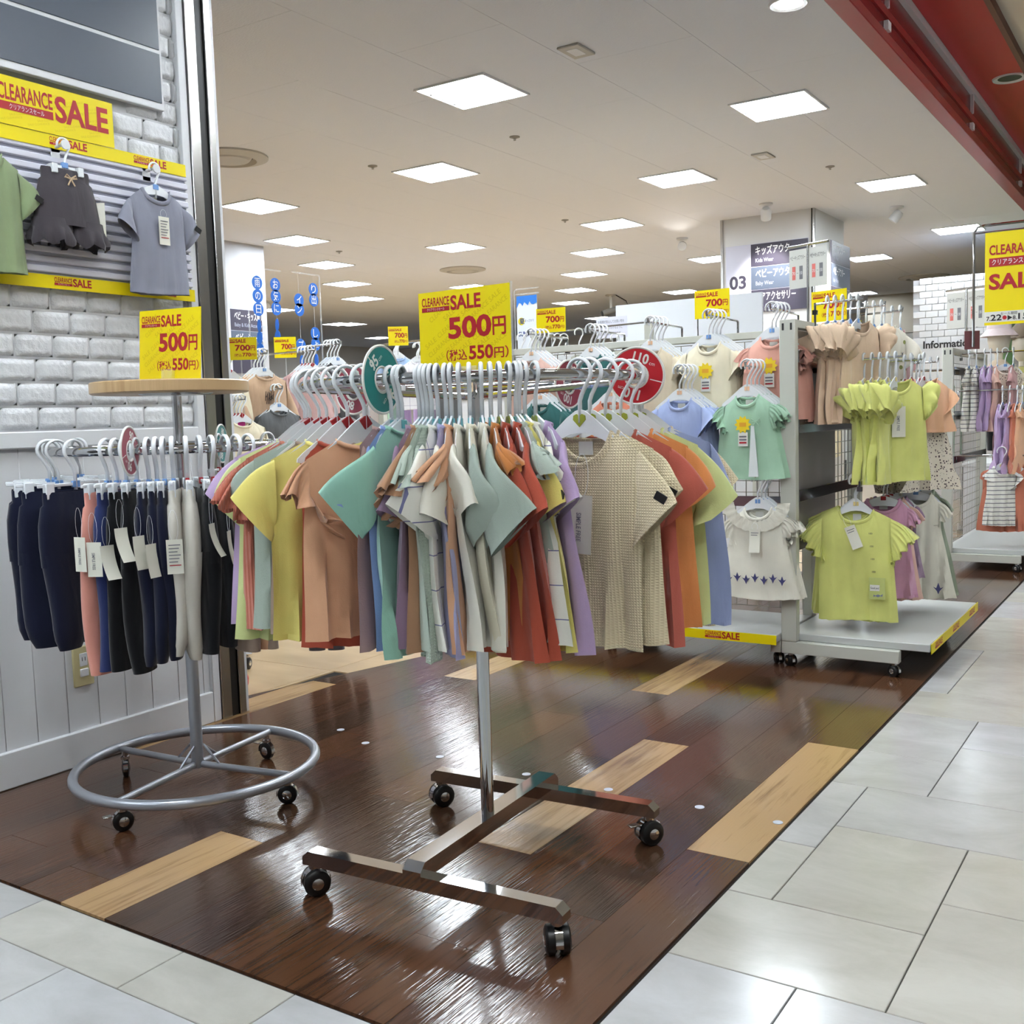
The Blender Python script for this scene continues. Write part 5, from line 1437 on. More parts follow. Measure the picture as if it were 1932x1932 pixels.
# gondola C further along the aisle
CXX, CYY = -1.30, 6.9
gC = gondola('second greige gondola further along the aisle', CXX, CYY, 1.2, panel=False)
arm('upper chrome arm of the far gondola', (CXX + .03, 7.15, 1.335), (-.72, 7.15, 1.335)); arm('middle chrome arm of the far gondola', (CXX + .03, 7.05, 1.10), (-.60, 7.05, 1.105)); arm('low chrome arm of the far gondola', (CXX + .03, 7.0, .70), (-.72, 7.0, .70))
q = at_y(1825, 650, 7.15)
KC = dict(L=.40, sw=.095, cw=.10, hw=.14, sl=.07, op=.09, fold=.016, al=55)
for k, (px, m, lb, kd) in enumerate([(1828, STRP, 'white striped dress with tulle hem on the far gondola', 'plain'), (1842, STRP, 'second white striped dress with tulle hem', 'plain'), (1858, LILAC, 'lilac top right of the striped dresses', 'plain'), (1870, LILAC, 'second lilac top on the far gondola', 'plain'),
                                     (1882, PINKP, 'pale pink top on the far gondola', 'plain'), (1897, CREAMD, 'cream dotted tee with bow print on far gondola', 'plain'), (1912, ROSE, 'dark rose top behind the dotted tee', 'plain')]):
    pz = at_y(px, 655, 7.15)
    make_tee('tee_shirt' if k > 1 else 'dress', lb, 'T-shirt' if k > 1 else 'dress', (pz.x, 7.15, 1.335), PI / 2 if k != 5 else R(30), m, kd, 160 + k, 'clothes on the far gondola', label_tag=False, nu=14, nv=14, **KC)
    make_hanger('clear hanger of the ' + ' '.join(lb.split()[:9]), (pz.x, 7.15, 1.335), PI / 2 if k != 5 else R(30), 'blue', group='hangers on the display racks')
for k, (px, m, lb) in enumerate([(1892, LILAC, 'lilac frill hem dress in the middle row of the far gondola'), (1906, LILAC, 'second lilac frill hem dress of the far gondola'), (1920, TERRA, 'terracotta dress at the right picture edge'), (1930, ORL, 'light orange dress at the right picture edge')]):
    pz = at_y(px, 700, 7.05)
    make_tee('dress', lb, 'dress', (pz.x, 7.05, 1.10), PI / 2 + R(-10), m, 'plain', 170 + k, 'dresses on the far gondola', label_tag=False, nu=14, nv=14, L=.42, sw=.085, cw=.09, hw=.16, sl=.05, fold=.02, frill=.03)
    make_hanger('clear hanger of the ' + ' '.join(lb.split()[:9]), (pz.x, 7.05, 1.10), PI / 2, 'blue', group='hangers on the display racks')
for k, (px, py, m, lb, L) in enumerate([(1912, 868, TERRA, 'terracotta tulle hem top facing front on far gondola', .40), (1890, 866, STRP, 'small striped tulle dress in front of the terracotta top', .36)]):
    pz = at_y(px, py, 6.98 - .05 * k)
    make_tee('dress' if k else 'tee_shirt', lb, 'dress' if k else 'T-shirt', (pz.x, 6.98 - .05 * k, .725), R(4 + 20 * k), m, 'plain', 180 + k, None, L=L, sw=.17 if k == 0 else .085, cw=.17 if k == 0 else .085, hw=.20 if k == 0 else .11, sl=.05, frill=.02, nw=.07 if k == 0 else .045)
    make_hanger('grey clear hanger of the ' + ' '.join(lb.split()[:9]), (pz.x, 6.98 - .05 * k, .725), R(4), 'yellow', True, group='hangers on the display racks')
BURG = c_('burgundy', (96, 40, 52))
for k in range(5):
    make_pants('%s burgundy trousers hanging inside the far gondola' % ORD[k], (-1.15 + .035 * k, 7.75, .93), PI / 2, BURG, 5, .36, .08, False, 'burgundy trousers in the far gondola')
twin_sign('small far pair of size cards on a pole over far gondola', (CXX - .02, CYY + .7, 1.366), .42, 1.35)
# hanging sale board on its stand
p = at_y(1838, 430, 6.85)
t = thing('sale_stand', 'chrome stand with tall yellow sale board at right edge', 'sign', (p.x, 6.85, 0))
obj('pole', B().tube([(0, 0, 1.36), (0, 0, p.z - .03), (.02, 0, p.z), (.06, 0, p.z + .006), (.45, 0, p.z + .006)], .008, 8), CHROME, t)
obj('lower_bar', B().tube([(0, 0, p.z - .035), (.45, 0, p.z - .035)], .005, 8), CHROME, t)
bw_, bz0, bz1 = .33, 1.56, p.z - .04
c = obj('board', B().box(.062, .062 + bw_, -.004, 0, bz0, bz1), YEL, t, smooth=False)
text('CLEARANCE', .055, RED, t, (.085, -.006, bz1 - .13), .02, width=.285)
obj('red_bar', B().box(.085, .37, -.0055, -.0045, bz1 - .20, bz1 - .15), RED, t, smooth=False)
text('クリアランスセール', .026, INKW, t, (.10, -.0065, bz1 - .188), .01, width=.255)
text('SALE', .085, RED, t, (.085, -.006, bz1 - .33), .03, width=.285)
obj('date_card', B().box(.062, .062 + bw_, -.005, -.001, bz0 - .062, bz0), PAPER, t, smooth=False)
text('セール期間', .014, INK, t, (.15, -.007, bz0 - .022), .0, width=.09)
text('7.', .024, INK, t, (.073, -.007, bz0 - .052), .02); text('22', .034, INK, t, (.096, -.007, bz0 - .052), .02, width=.06)
obj('day_dot', B().lathe([(0, -.0072), (.012, -.0072)], 20, (.172, 0, bz0 - .038), 'y', cap=False), RED, t)
text('▶8.', .022, INK, t, (.188, -.007, bz0 - .052), .01, width=.05); text('15', .034, INK, t, (.245, -.007, bz0 - .052), .02, width=.055)
obj('yellow_edge', B().box(.062, .062 + bw_, -.005, -.001, bz0 - .078, bz0 - .062), YEL, t, smooth=False)
# small maroon price card
p = at_y(1834, 640, 6.88); t = thing('price_card', 'small maroon price card above the striped dresses', 'sign', (p.x, 6.88, p.z), R(30)); obj('card', B().box(-.045, .045, -.001, .001, -.06, .05), mat('card_maroon', (120, 70, 74), .5), t, smooth=False); obj('clip', B().box(-.008, .008, -.004, .004, -.12, -.055), CLEAR, t)

# mannequins
SKIN = mat('mannequin_cream', (214, 206, 190), .35)
def mannequin(label, base, rz, top_m, hatlab, hatm, brim):
    t = thing('child_mannequin', label, 'mannequin', base, rz)
    obj('head', B().lathe([(.001, 1.0), (.035, .985), (.062, .94), (.078, .88), (.080, .82), (.068, .765), (.045, .735), (.030, .72), (.028, .66)], 24), SKIN, t)
    prof = [(.10, .30), (.105, .38), (.10, .46), (.112, .56), (.105, .62), (.06, .665), (.035, .68)]
    b = B(); b.lathe(prof, 24); b.v = [(x * 1.25, y * .8, z) for x, y, z in b.v]; obj('sweater', b, top_m, t)
    for s in (-1, 1):
        obj('sleeve', B().tube([(s * .10, 0, .61), (s * .16, -.02, .50), (s * .15, -.12, .43 + .06 * (s > 0))], [.045, .042, .034], 14), top_m, t)
        obj('hand', B().tube([(s * .15, -.11, .435 + .06 * (s > 0)), (s * .145, -.17, .45 + .08 * (s > 0))], [.022, .016], 10), SKIN, t)
    obj('trousers', B().tube([(-.06, 0, .32), (-.07, 0, 0)], [.07, .05], 14).tube([(.06, 0, .32), (.07, 0, 0)], [.07, .05], 14), BLK, t)
    h = thing('bucket_hat' if brim > .1 else 'cap', hatlab, 'hat', base, rz)
    obj('crown', B().lathe([(.001, 1.02), (.05, 1.015), (.078, .985), (.088, .90)], 28, cap=False), hatm, h)
    if brim > .1: obj('brim', B().lathe([(.088, .905), (brim, .85)], 28, cap=False), hatm, h)
    else: obj('peak', B().box(-.06, .06, -.16, -.06, .895, .905, .004), hatm, h)
q = at_y(1885, 640, 8.6)
mannequin('child mannequin in olive sweater on the far gondola top', (q.x, 8.6, q.z - .83), R(-60), c_('beige_top', (190, 168, 140)), 'pale pink bucket hat on the nearer mannequin', c_('hat_pink', (226, 206, 208)), .135)
q = at_y(1930, 655, 9.1)
mannequin('child mannequin in moss sweater at the right edge', (q.x, 9.1, q.z - .83), R(-70), c_('moss_sweater', (168, 160, 74)), 'brown cap on the farther mannequin', c_('hat_brown', (120, 104, 86)), .09)
obj_b = thing('mannequin_plinth', 'plain white plinth under the two mannequins', 'plinth', (-.98, 8.85, 0)); obj('plinth_body', B().box(-.5, .5, -.4, .4, 0, 1.0 - .45, .004), WHITE, obj_b); obj('plinth_top', B().box(-.51, .51, -.41, .41, .55, .58, .004), WHITE, obj_b)
# ================================================================== GONDOLA A (faces the camera)
AX0, AX1, AY0, AY1 = -2.92, -1.40, 3.97, 4.46
t = thing('display_gondola', 'wide greige gondola of baby tees behind the round rack', 'display rack', (0, 0, 0), 0, 'wheeled display gondolas')
for x in (AX0, (AX0 + AX1) / 2, AX1):
    obj('upright', B().box(x - .02, x + .02, AY1 - .03, AY1 + .03, .05, 1.345, .002), GREIGE, t)
    obj('foot', B().box(x - .02, x + .02, AY0 + .05, AY1 + .03, .052, .10, .002), GREIGE, t)
    for y in (AY0 + .09, AY1): caster(t, (x, y, 0), .6, False, .8)
obj('top_beam', B().box(AX0, AX1, AY1 - .028, AY1 + .028, 1.33, 1.36, .002), GREIGE, t)
obj('deck', B().box(AX0 - .02, AX1 + .02, AY0 + .004, AY1 - .02, .10, .13, .003), MATS['deck_grey'], t)
for z0, z1 in ((1.105, 1.165), (.84, .89), (.60, .645)): obj('rail', B().box(AX0 + .02, AX1 - .02, AY1 - .048, AY1 - .032, z0, z1, .001), RAILM, t)
mesh_panel(t, 'x', AY1, AX0 + .03, AX1 - .03, .15, 1.32)
st = thing('sale_strip', 'yellow sale strip on the deck edge facing the round rack', 'sign', ((AX0 + AX1) / 2, AY0 + .002, .092), 0, 'yellow sale strips')
w = (AX1 - AX0) / 2 + .02
obj('card', B().box(-w, w, -.001, .001, 0, .038), YEL, st, smooth=False)
for k in (.40, -.05, -.5): clearance(st, k + .08, -.0016, .007, .15)
KA = dict(sw=.10, cw=.115, hw=.13, L=.34, sl=.075, op=.10, al=40, al2=44, nw=.05, ndf=.045, arm=.125, fold=.006)
SUN = B().lathe([(0, -.0012), (.026, -.0012), (.026, .0012)], 24, axis='y', cap=False)
def sunmark(par, loc):
    P = []
    for k in range(20):
        r_ = .036 if k % 2 == 0 else .025; P.append((r_ * math.cos(2 * PI * k / 20), r_ * math.sin(2 * PI * k / 20)))
    o = mo('sun_ticket', B().prism(P, .001).mesh('sun_ticket', False), mat('ticket_yellow', (246, 214, 40), .45), par, loc)
    mo('ticket_centre', B().box(-.014, .014, -.0012, -.0006, -.008, .008).mesh('ticket_centre', False), mat('ticket_orange', (236, 170, 50), .5), o)
    mo('price_strip', B().box(-.02, .02, .0, .0012, -.085, -.03).mesh('price_strip', False), PAPER, o)
    for k in range(3): mo('print_line', B().box(-.015, .015, -.0014, .0, -.05 - .012 * k, -.044 - .012 * k).mesh('print_line', False), INKG if k < 2 else RED, o)
rowA = [(-2.581, 1.395, PINKP, 'plain', 'pale pink baby tee on the upper row', 4, 'peach', False, 'pale pink baby tee left of the teal tee'),
        (-2.27, 1.393, TEALD, 'plain', 'deep teal baby tee on the upper row', 4, 'peach', False, 'deep teal baby tee behind the round rack'),
        (-1.978, 1.405, BEIGEP, 'plain', 'sand baby tee on the upper row', 4, 'peach', False, 'sand coloured baby tee behind the 110 divider'),
        (-1.712, 1.413, CREAMP, 'plain', 'cream baby tee on the upper row', 4, 'blue', True, 'cream baby tee with sun ticket on the upper row'),
        (-1.442, 1.42, CORALP, 'ruffle', 'coral pink frill tee on the upper row', 4, 'blue', True, 'coral pink frill tee with sun ticket by the upright'),
        (-1.782, 1.185, BLUEP, 'plain', 'baby blue tee on the second row', 4, 'peach', False, 'baby blue tee behind the periwinkle tee'),
        (-1.494, 1.19, GREENP, 'ruffle', 'soft green frill tee on the second row', 4, 'peach', True, 'soft green frill tunic with sun ticket and bow'),
        (-2.10, 1.19, TERRA, 'plain', 'terracotta baby tee on the second row', 3, 'peach', False, 'terracotta baby tee glimpsed under the round rail'),
        (-2.45, 1.19, TEALD, 'plain', 'teal baby tee on the second row', 3, 'peach', False, 'teal baby tee glimpsed under the round rail'),
        (-1.80, .745, ROSE, 'plain', 'rose baby dress low behind the round rack', 3, 'blue', False, 'rose baby dress low behind the periwinkle tee'),
        (-2.10, .745, BLUEP, 'plain', 'blue baby dress low behind the round rack', 3, 'blue', False, 'blue baby dress low behind the round rack'),
        (-2.40, .745, CREAMP, 'plain', 'cream baby dress low behind the round rack', 3, 'blue', False, 'cream baby dress low behind the round rack'),
        (-2.70, .745, GREENP, 'plain', 'green baby dress low behind the round rack', 3, 'blue', False, 'green baby dress low behind the round rack'),
        (-1.455, .745, CREAM2, 'ruffle', 'white lace baby dress on the low row', 3, 'blue', False, 'white lace baby dress with lavender embroidered hem')]
for i, (x, z, m, kd, base, n, clip, sun, first) in enumerate(rowA):
    yf = 4.13 if z > 1.3 else 3.985
    arm(('chrome arm of the ' + first)[:90], (x, AY1 - (.0 if z > 1.3 else .05), z), (x, yf - .02, z + .004), .06 if z > 1.3 else .02)
    kk = dict(KA)
    if 'dress' in first: kk.update(L=.36, hw=.16, frill=.012, nw=.055)
    if 'tunic' in first: kk.update(L=.33, hw=.15)
    n0 = len(bpy.data.objects)
    stack(n, base, (x, yf, z), (.006, .028, 0), R(rr_.uniform(-3, 5)), m, kd, '', clip, base.split(' on ')[0] + 's', 200 + 4 * i, first=first, hanger_big=True, nm='dress' if 'dress' in first else 'tee_shirt', cat='dress' if 'dress' in first else 'T-shirt', **kk)
    front = [o for o in bpy.data.objects if o.get('label') == first][0]
    if sun: sunmark(front, (-.005, -.034, -.225))
    if 'tunic' in first or 'coral' in first:
        bow = B()
        for s in (-1, 1): bow.tube([(0, 0, 0), (s * .018, -.003, .012), (s * .02, 0, .0), (0, 0, 0)], .002, 6); bow.tube([(0, 0, 0), (s * .014, -.002, -.016)], .002, 6)
        obj('bow', bow, m, front, (.05, -.034, -.215))
        obj('pleat_panel', B().prism([(-.006, .07), (.006, .07), (.024, -.13), (-.018, -.13)], .003), mat('pleat_pale', (230, 236, 236), .8), front, (.035, -.032, -.30), smooth=False) if 'tunic' in first else None
    if 'lace baby dress' in first:
        for k in range(7):
            obj('embroidery', B().prism([(0, -.016), (.005, -.004), (.016, .01), (.006, .006), (0, .022), (-.006, .006), (-.016, .01), (-.005, -.004)], .001), mat('embroidery_blue', (70, 70, 120), .7), front, (-.11 + .036 * k, -.041, -.395 + .008 * (k % 2)), smooth=False)
        P = []
        for j in range(3):
            for k in range(41):
                a = PI + PI * k / 40; rad = .075 + .022 * j
                P.append((rad * 1.15 * math.cos(a), -.032 - .004 * math.sin(k * 1.9 + j * 2), -.085 + rad * math.sin(a) + .003 * math.sin(k * 2.3)))
        obj('lace_collar', B().grid(P, 41, 3), CREAM2, front, ang=180)
        add_tag(front, (.0, -.045, -.19), curl=1, loop=.03, word=False, price=True)
# empty hooks hanging behind on the top beam
for k, (px, py) in enumerate([(1040, 640), (1052, 640), (1064, 640), (1092, 630), (1160, 640), (1172, 640), (995, 640), (983, 640)]):
    q = at_y(px, py, 5.0 + .02 * k)
    make_hanger('%s bare white hanger behind the baby tees' % ORD[k], (q.x, q.y, q.z), R(60), None, True, m=PLWHITE, group='bare white hangers behind the tees')
arm('chrome rail of the bare white hangers', (-3.12, 5.08, 1.49), (-2.45, 5.08, 1.50))
gb = thing('back_rack', 'greige rack behind the baby tee gondola', 'display rack', (-2.8, 5.1, 0))
for x in (-.35, .35): obj('upright', B().box(x - .02, x + .02, -.02, .02, 0, 1.50, .002), GREIGE, gb)
obj('top_beam', B().box(-.37, .37, -.025, .025, 1.32, 1.36, .002), GREIGE, gb)
obj('foot', B().box(-.37, .37, -.2, .2, 0, .05, .004), GREIGE, gb)
# signs on and behind gondola A
sg = sale_sign('price_sign', 'yellow 700 yen sign above the cream baby tee', .165, .125, '700', '770', (-1.832, 4.46, 1.436), R(0), False); obj('stem', B().tube([(-.07, .003, -.12), (-.07, .003, .1)], .003), CHROME, sg)
q = at_y(1040, 627, 4.75)
sg = sale_sign('price_sign', 'yellow 700 yen sign right of the summer banner', .165, .125, '700', '770', (q.x, 4.75, q.z), R(8), False); obj('stem', B().tube([(0, .003, -q.z), (0, .003, .05)], .003), CLEAR, sg)
a, c2, d = at_y(1163, 580, 6.0), at_y(1362, 557, 6.0), at_y(1163, 690, 6.0)
t = thing('white_board', 'large blank white board behind the cream baby tees', 'board', (0, 6.0, 0))
obj('board_face', B().box(a.x, c2.x + .25, -.01, .01, 1.25, a.z + .01), mat('board_white', (236, 240, 246), .35), t, smooth=False)
for x in (a.x + .03, c2.x + .2): obj('leg', B().box(x - .015, x + .015, -.015, .015, 0, 1.25), GREIGE, t, smooth=False)
t = thing('reflection_blocker', 'unseen white counter added to block floor reflections behind the baby tee gondola', 'counter', (-3.2, 6.25, 0))  # added out of sight to stop far ceiling panels mirroring in the planks
obj('blocker_body', B().box(-1.2, 1.05, -.2, .2, .08, 1.16, .004), WHITE, t); obj('blocker_top', B().box(-1.22, 1.07, -.22, .22, 1.16, 1.19, .004), GREIGE, t); obj('plinth', B().box(-1.15, 1.0, -.17, .17, 0, .08), INKG, t)
a = at_y(1125, 600, 5.6); t = thing('notice_sheet', 'pale lilac notice with three lines of small text', 'sign', (a.x, 5.6, a.z), R(3))
obj('sheet', B().box(0, .20, -.001, .001, -.125, .0), mat('notice_lilac', (226, 226, 240), .5), t, smooth=False)
for k, s in enumerate(('お客様が安心してお買い物を', 'お楽しみいただけるように', '店内の安全確認中です')): text(s, .014, INKG, t, (.012, -.002, -.035 - .035 * k), .0, width=.17 - .012 * k)
obj('holder', B().tube([(.1, .004, -a.z), (.1, .004, -.12)], .004), CLEAR, t)
# summer banner on clear frame
p0, p1 = at_y(970, 547, 5.2), at_y(1016, 551, 5.2)
t = thing('summer_banner', 'blue and white summer banner in a clear frame', 'banner', (p0.x, 5.2, p0.z))
wf = p1.x - p0.x
obj('clear_frame', B().tube([(0, 0, -p0.z), (0, 0, -.01), (.012, 0, 0), (wf, 0, 0)], .004, 8), CLEAR, t)
obj('clear_bar', B().tube([(.01, 0, -.03), (wf, 0, -.03)], .004, 8), CLEAR, t)
obj('banner_sheet', B().box(.015, wf - .012, -.001, .001, -.42, -.04), mat('banner_white', (240, 244, 250), .5), t, smooth=False)
pl = [(.015, -.04), (.015, -.11)] + [(.02 + .012 * k, -.11 + .025 * math.sin(k * 1.1) ** 2 + .012) for k in range(1, int((wf - .04) / .012))] + [(wf - .012, -.085), (wf - .012, -.04)]
obj('blue_sky', B().prism(pl, .001, -.0018), mat('banner_blue', (52, 130, 226), .5), t, smooth=False)
obj('yellow_spot', B().lathe([(0, -.002), (.022, -.002)], 20, (.045, 0, -.185), 'y', cap=False), YEL, t); text('夏', .026, mat('ink_blue', (30, 60, 130), .5), t, (.032, -.003, -.198), .01)
text('まっさかり', .012, MATS['ink_blue'], t, (.07, -.003, -.19), .0, width=.06); text('SUMMER', .026, MATS['ink_blue'], t, (.026, -.003, -.27), .02, width=wf - .05)

# ================================================================== LEFT BACKGROUND DISPLAY
DXX = -4.55
t = thing('display_gondola', 'long greige gondola of sweatshirts at back left', 'display rack', (DXX - .1, 3.5, 0), 0, 'wheeled display gondolas')
for y in (0, 1.0, 2.0):
    obj('upright', B().box(-.031, .031, y - .02, y + .02, .05, 1.30, .002), GREIGE, t); obj('foot', B().box(-.03, .40, y - .02, y + .02, .05, .10, .002), GREIGE, t)
    for x in (0, .38): caster(t, (x, y, 0), .5, False, .8)
obj('top_beam', B().box(-.03, .03, 0, 2.0, 1.26, 1.30, .002), GREIGE, t)
obj('deck', B().box(-.02, .46, -.02, 2.02, .10, .13, .003), MATS['deck_grey'], t)
obj('back_panel', B().box(-.02, -.005, .03, 1.97, .15, 1.25), mat('panel_warm', (178, 166, 160), .6), t, smooth=False)
SWB = c_('sweat_tan', (206, 166, 130)); SWP = c_('sweat_pink', (206, 162, 158)); SWK = c_('jacket_black', (58, 56, 58)); SWC = c_('sweat_cream', (240, 226, 192)); SWG = c_('sweat_grey', (96, 98, 100)); BLUS = c_('shirt_blue', (150, 180, 222)); PLAID = c_('shirt_plaid', (228, 226, 232), 'check', (150, 140, 170))
KD = dict(sw=.125, cw=.135, hw=.14, L=.36, sl=.20, op=.075, al=74, al2=76, nw=.055, ndf=.03, arm=.14, th=.022, b=.03, fold=.006)
for i, (px, py, X, m, base, n, first, kk) in enumerate([
        (432, 672, DXX + .30, SWC, 'cream sweatshirt by the wall post', 4, 'cream sweatshirt half hidden by the wall post', {}),
        (497, 668, DXX + .35, SWB, 'tan sweatshirt at back left', 4, 'tan sweatshirt with dark print behind the wooden top', {}),
        (588, 662, DXX + .35, SWP, 'dusty pink sweatshirt at back left', 4, 'dusty pink sweatshirt behind the frosted hangers', {}),
        (636, 650, DXX + .35, SWK, 'black jacket at back left', 4, 'black jacket behind the maroon divider', {}),
        (455, 755, DXX + .42, SWC, 'cream top on the lower left row', 4, 'cream printed top under the wooden top edge', {}),
        (525, 735, DXX + .42, SWG, 'dark grey top on the lower left row', 5, 'dark grey top below the tan sweatshirt', {})]):
    q = at_x(px, py, X)
    arm(('chrome arm of the ' + first)[:90], (DXX - .08, q.y, q.z), (X + .03, q.y, q.z + .004))
    stack(n, base, (X, q.y, q.z), (-.03, .004, 0), PI / 2 - .25, m, 'plain', '', 'blue' if i % 2 else 'red', base.split(' at ')[0] + ' stack', 240 + 4 * i, first=first, hanger_big=True, nm='sweatshirt', cat='sweatshirt', **KD)
    front = [o for o in bpy.data.objects if o.get('label') == first][0]
    if i in (2, 4): mo('neck_label', B().box(-.02, .02, -.001, .001, -.03, .0).mesh('neck_label', False), mat('label_magenta', (186, 40, 130), .5), front, (0, .01, -.105))
    if i == 1:
        pb = B()
        for k in range(16): pb.tube([(-.02 + .003 * k, -.038, -.25 + .02 * math.sin(k * 2.1)), (-.015 + .003 * k, -.038, -.22 + .02 * math.cos(k * 1.7))], .0016, 5)
        obj('print', pb, INK, front)
# row of blue shirts and plaid shirts beyond
for i, (px, py, Y, m, base, n, first) in enumerate([(742, 650, 6.4, BLUS, 'pale blue shirt beyond the teal divider', 5, 'pale blue shirt above the teal divider'), (785, 655, 6.3, PLAID, 'plaid shirt left of the price sign', 3, 'plaid shirt peeping out left of the price sign')]):
    q = at_y(px, py, Y)
    stack(n, base, tuple(q), (.035, -.03, 0), R(40), m, 'plain', '', None, base.split(' ')[0] + ' shirts', 270 + 4 * i, first=first, hanger_big=True, nm='shirt', cat='shirt', **KD)
t = thing('shirt_rack', 'chrome rail rack of blue shirts in the background', 'clothes rack', (at_y(760, 650, 6.4).x, 6.3, 0))
zr = at_y(742, 650, 6.4).z
obj('rail', B().tube([(-.3, .1, zr), (.35, -.05, zr)], .009), CHROME, t); obj('post', B().tube([(-.3, .1, 0), (-.3, .1, zr)], .012), CHROME, t); obj('post', B().tube([(.35, -.05, 0), (.35, -.05, zr)], .012), CHROME, t); obj('foot', B().box(-.34, .39, -.2, .2, 0, .03), CHROME, t)
# 700 yen signs at back left
for (px, py, X, lb, wd) in [(455, 679, -4.15, 'yellow 700 yen sign next to the wall post', .165), (539, 675, -4.6, 'yellow 700 yen sign under the hanging blue discs', .13), (752, 652, -4.9, 'yellow 700 yen sign left of the large price sign', .145)]:
    q = at_x(px, py, X); sg = sale_sign('price_sign', lb, wd, wd * .95 if wd < .16 else .115, '700', '770', tuple(q), R(38), False)
    obj('stem', B().tube([(0, .003, -q.z), (0, .003, .05)], .003), CLEAR, sg)
# hanging blue disc mobiles in clear frames
BLUD = mat('disc_blue', (44, 112, 210), .4)
for gi, (cols, fr, lb) in enumerate([([(484, [(533, '雨'), (558, 'の'), (583, '日')], ), (518, [(537, 'お'), (559, '気'), (582, 'に')])], (465, 503, 529), 'left clear frame with hanging blue letter discs'),
                                     ([(562, [(566, 'イ'), (584, 'ン'), (651, 'プ')]), (590, [(546, 'り'), (566, '出'), (629, 'し'), (649, 'ょ')])], (550, 513, 602), 'right clear frame with hanging blue letter discs')]):
    X = -5.0
    q0 = at_x(fr[0], fr[1], X); q1 = at_x(fr[2], fr[1] + 6, X)
    t = thing('disc_mobile', lb, 'mobile', (X, q0.y, q0.z), PI / 2)
    wf = q1.y - q0.y
    obj('clear_frame', B().tube([(0 if gi == 0 else wf, 0, -q0.z), (0 if gi == 0 else wf, 0, -.01), (.0 if gi == 0 else wf, 0, 0), (wf if gi == 0 else 0, 0, 0)], .005, 8), CLEAR, t)
    for px, ds in cols:
        qa = at_x(px, fr[1] + 12, X); xx = qa.y - q0.y
        zl = at_x(px, ds[-1][0] + 10, X).z - q0.z
        obj('string', B().tube([(xx, 0, -.01), (xx, 0, zl - .25)], .001, 4), PLWHITE, t)
        for py, ch in ds:
            z = at_x(px, py, X).z - q0.z
            dd = obj('disc', B().lathe([(0, -.0015), (.043, -.0015), (.043, .0015), (0, .0015)], 28, (xx, 0, z), 'y', cap=False), BLUD, t)
            text(ch, .045, INKW, dd, (xx, -.0025, z - .022), .01, align='C', width=.045)
        for k in range(3):
            z = zl - .07 - .075 * k
            obj('disc', B().lathe([(0, -.0015), (.040, -.0015), (.040, .0015), (0, .0015)], 20, (0, 0, 0), 'y', cap=False), BLUD, t, (xx, 0, z), (0, 0, R(62 + 9 * k)))
# slim rack with caster behind the wall post, with hanging dark jeans
q = at_z(464, 1262, 0)
t = thing('slim_chrome_rack', 'slim chrome rack on casters behind the wall post', 'clothes rack', (q.x, q.y, 0))
obj('post', B().tube([(0, 0, .05), (0, 0, .80)], .011), CHROME, t)
obj('rail', B().tube([(0, 0, .80), (.48, .48, .80)], .011), CHROME, t)
obj('foot_bar', B().tube([(-.16, -.16, .065), (.02, .02, .065)], .012), CHROME, t); caster(t, (0, 0, 0), .4, False, .9); caster(t, (-.15, -.15, 0), .8, False, .9)
JEAN = c_('charcoal_denim', (58, 52, 58))
for k, (tt, lb) in enumerate([(.24, 'charcoal buttoned trousers seen below the yellow tee'), (.31, 'charcoal trousers behind the buttoned pair')]):
    loc = Vector((q.x + tt, q.y + tt, .80))
    make_pants(lb, tuple(loc), R(25), JEAN, 30 + k, .65 - .03 * k, .075, False, 'charcoal trousers on the slim rack')
    make_hanger('clear hanger of the ' + lb, tuple(loc), R(25), None, False, False)
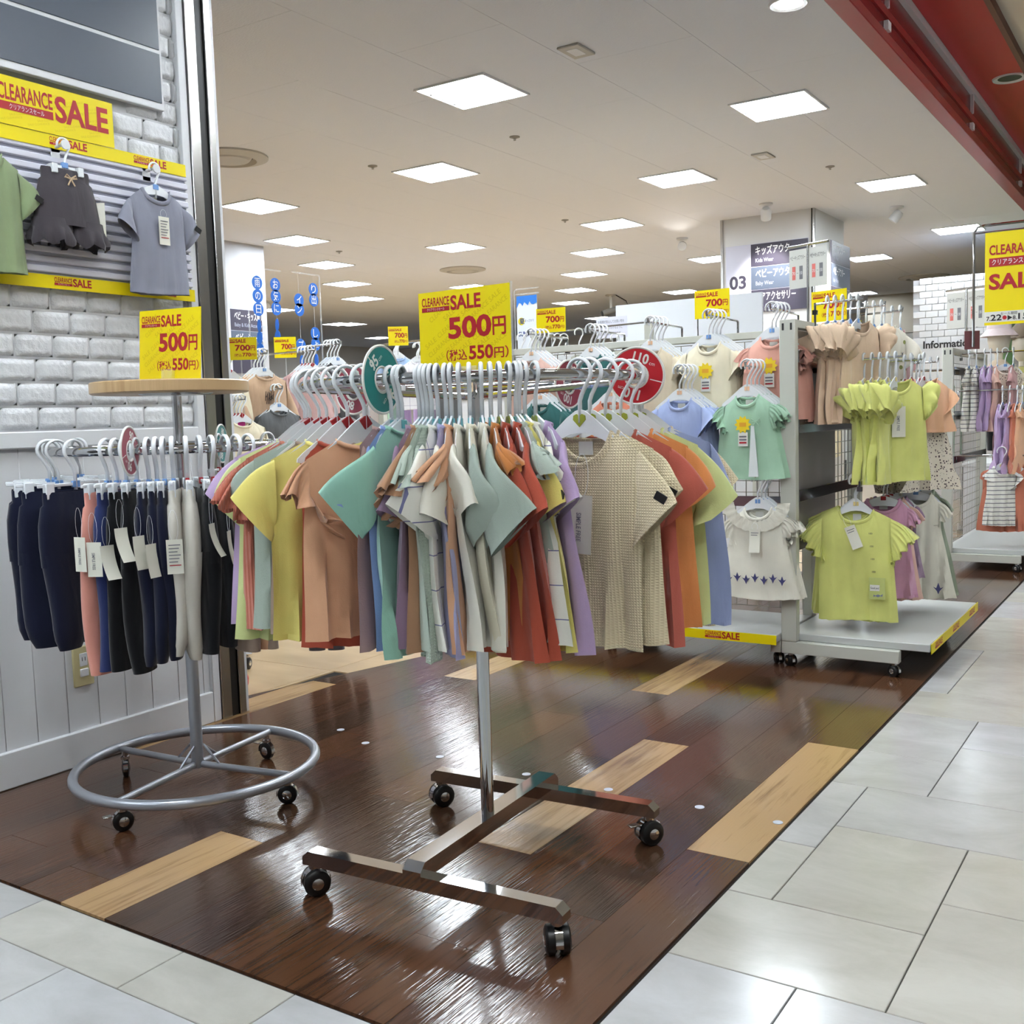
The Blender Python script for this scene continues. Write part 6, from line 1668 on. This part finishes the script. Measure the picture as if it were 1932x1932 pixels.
t = thing('red_ball_foot', 'red round object on the floor behind wall post', 'ball', (at_z(462, 1312, 0).x - .05, at_z(462, 1312, 0).y, 0)); obj('ball_body', B().lathe([(.001, 0), (.03, .006), (.05, .035), (.052, .06), (.04, .095), (.02, .11), (.001, .112)], 24), mat('red_plastic', (206, 40, 50), .3), t); obj('ball_cap', B().lathe([(.012, .108), (.012, .122), (.001, .124)], 16), BLACK, t)
# distant racks and stock for the far background
rg_ = random.Random(77)
FARC = [SWC, SWP, BLUS, CREAMP, ROSE, GREENP, LILAC, SWG, NAVY, PERI]
def far_rack(label, x, y, rz, n, h=1.25):
    t = thing('far_clothes_rack', label, 'clothes rack', (x, y, 0), rz)
    obj('rail', B().tube([(-.6, 0, h), (.6, 0, h)], .01), CHROME, t)
    for s in (-1, 1): obj('post', B().tube([(s * .6, 0, 0), (s * .6, 0, h)], .012), CHROME, t); obj('foot', B().box(s * .6 - .03, s * .6 + .03, -.25, .25, 0, .03), CHROME, t)
    m0 = rg_.randrange(10)
    for k in range(n):
        u = -.52 + 1.04 * k / (n - 1)
        loc = (x + u * math.cos(rz), y + u * math.sin(rz), h)
        make_tee('tee_shirt', '%s top from the left on %s' % (ORD[k], label), 'T-shirt', loc, rz + PI / 2, FARC[(m0 + k // 3) % 10], 'plain', 300 + k % 3, 'tops on far racks', label_tag=False, nu=10, nv=10, L=.60, sw=.12, cw=.13, hw=.15)
far_rack('far rack left of the back left gondola', -7.2, 6.2, R(40), 10, 1.3)
far_rack('far rack behind the large price sign', -5.6, 7.2, R(20), 10, 1.5)
far_rack('far rack behind the summer banner', -4.4, 8.2, R(0), 14, 1.55)
far_rack('far rack beside the column foot', -2.2, 9.0, R(10), 8, 1.3)
# grey wall shelving behind
t = thing('far_shelf', 'long low white shelf of stock along the background', 'shelf', (-7.0, 11.0, 0), R(40))
for z in (.1, .5, .9, 1.3): obj('shelf_board', B().box(-3, 3, -.2, .2, z, z + .03), WHITE, t, smooth=False)
obj('back_panel', B().box(-3, 3, .18, .2, .1, 1.5), mat('shelf_back', (190, 184, 176), .7), t, smooth=False)
for x in (-3, -1.5, 0, 1.5, 3): obj('side_panel', B().box(x - .012, x + .012, -.2, .2, 0, 1.5), WHITE, t, smooth=False)
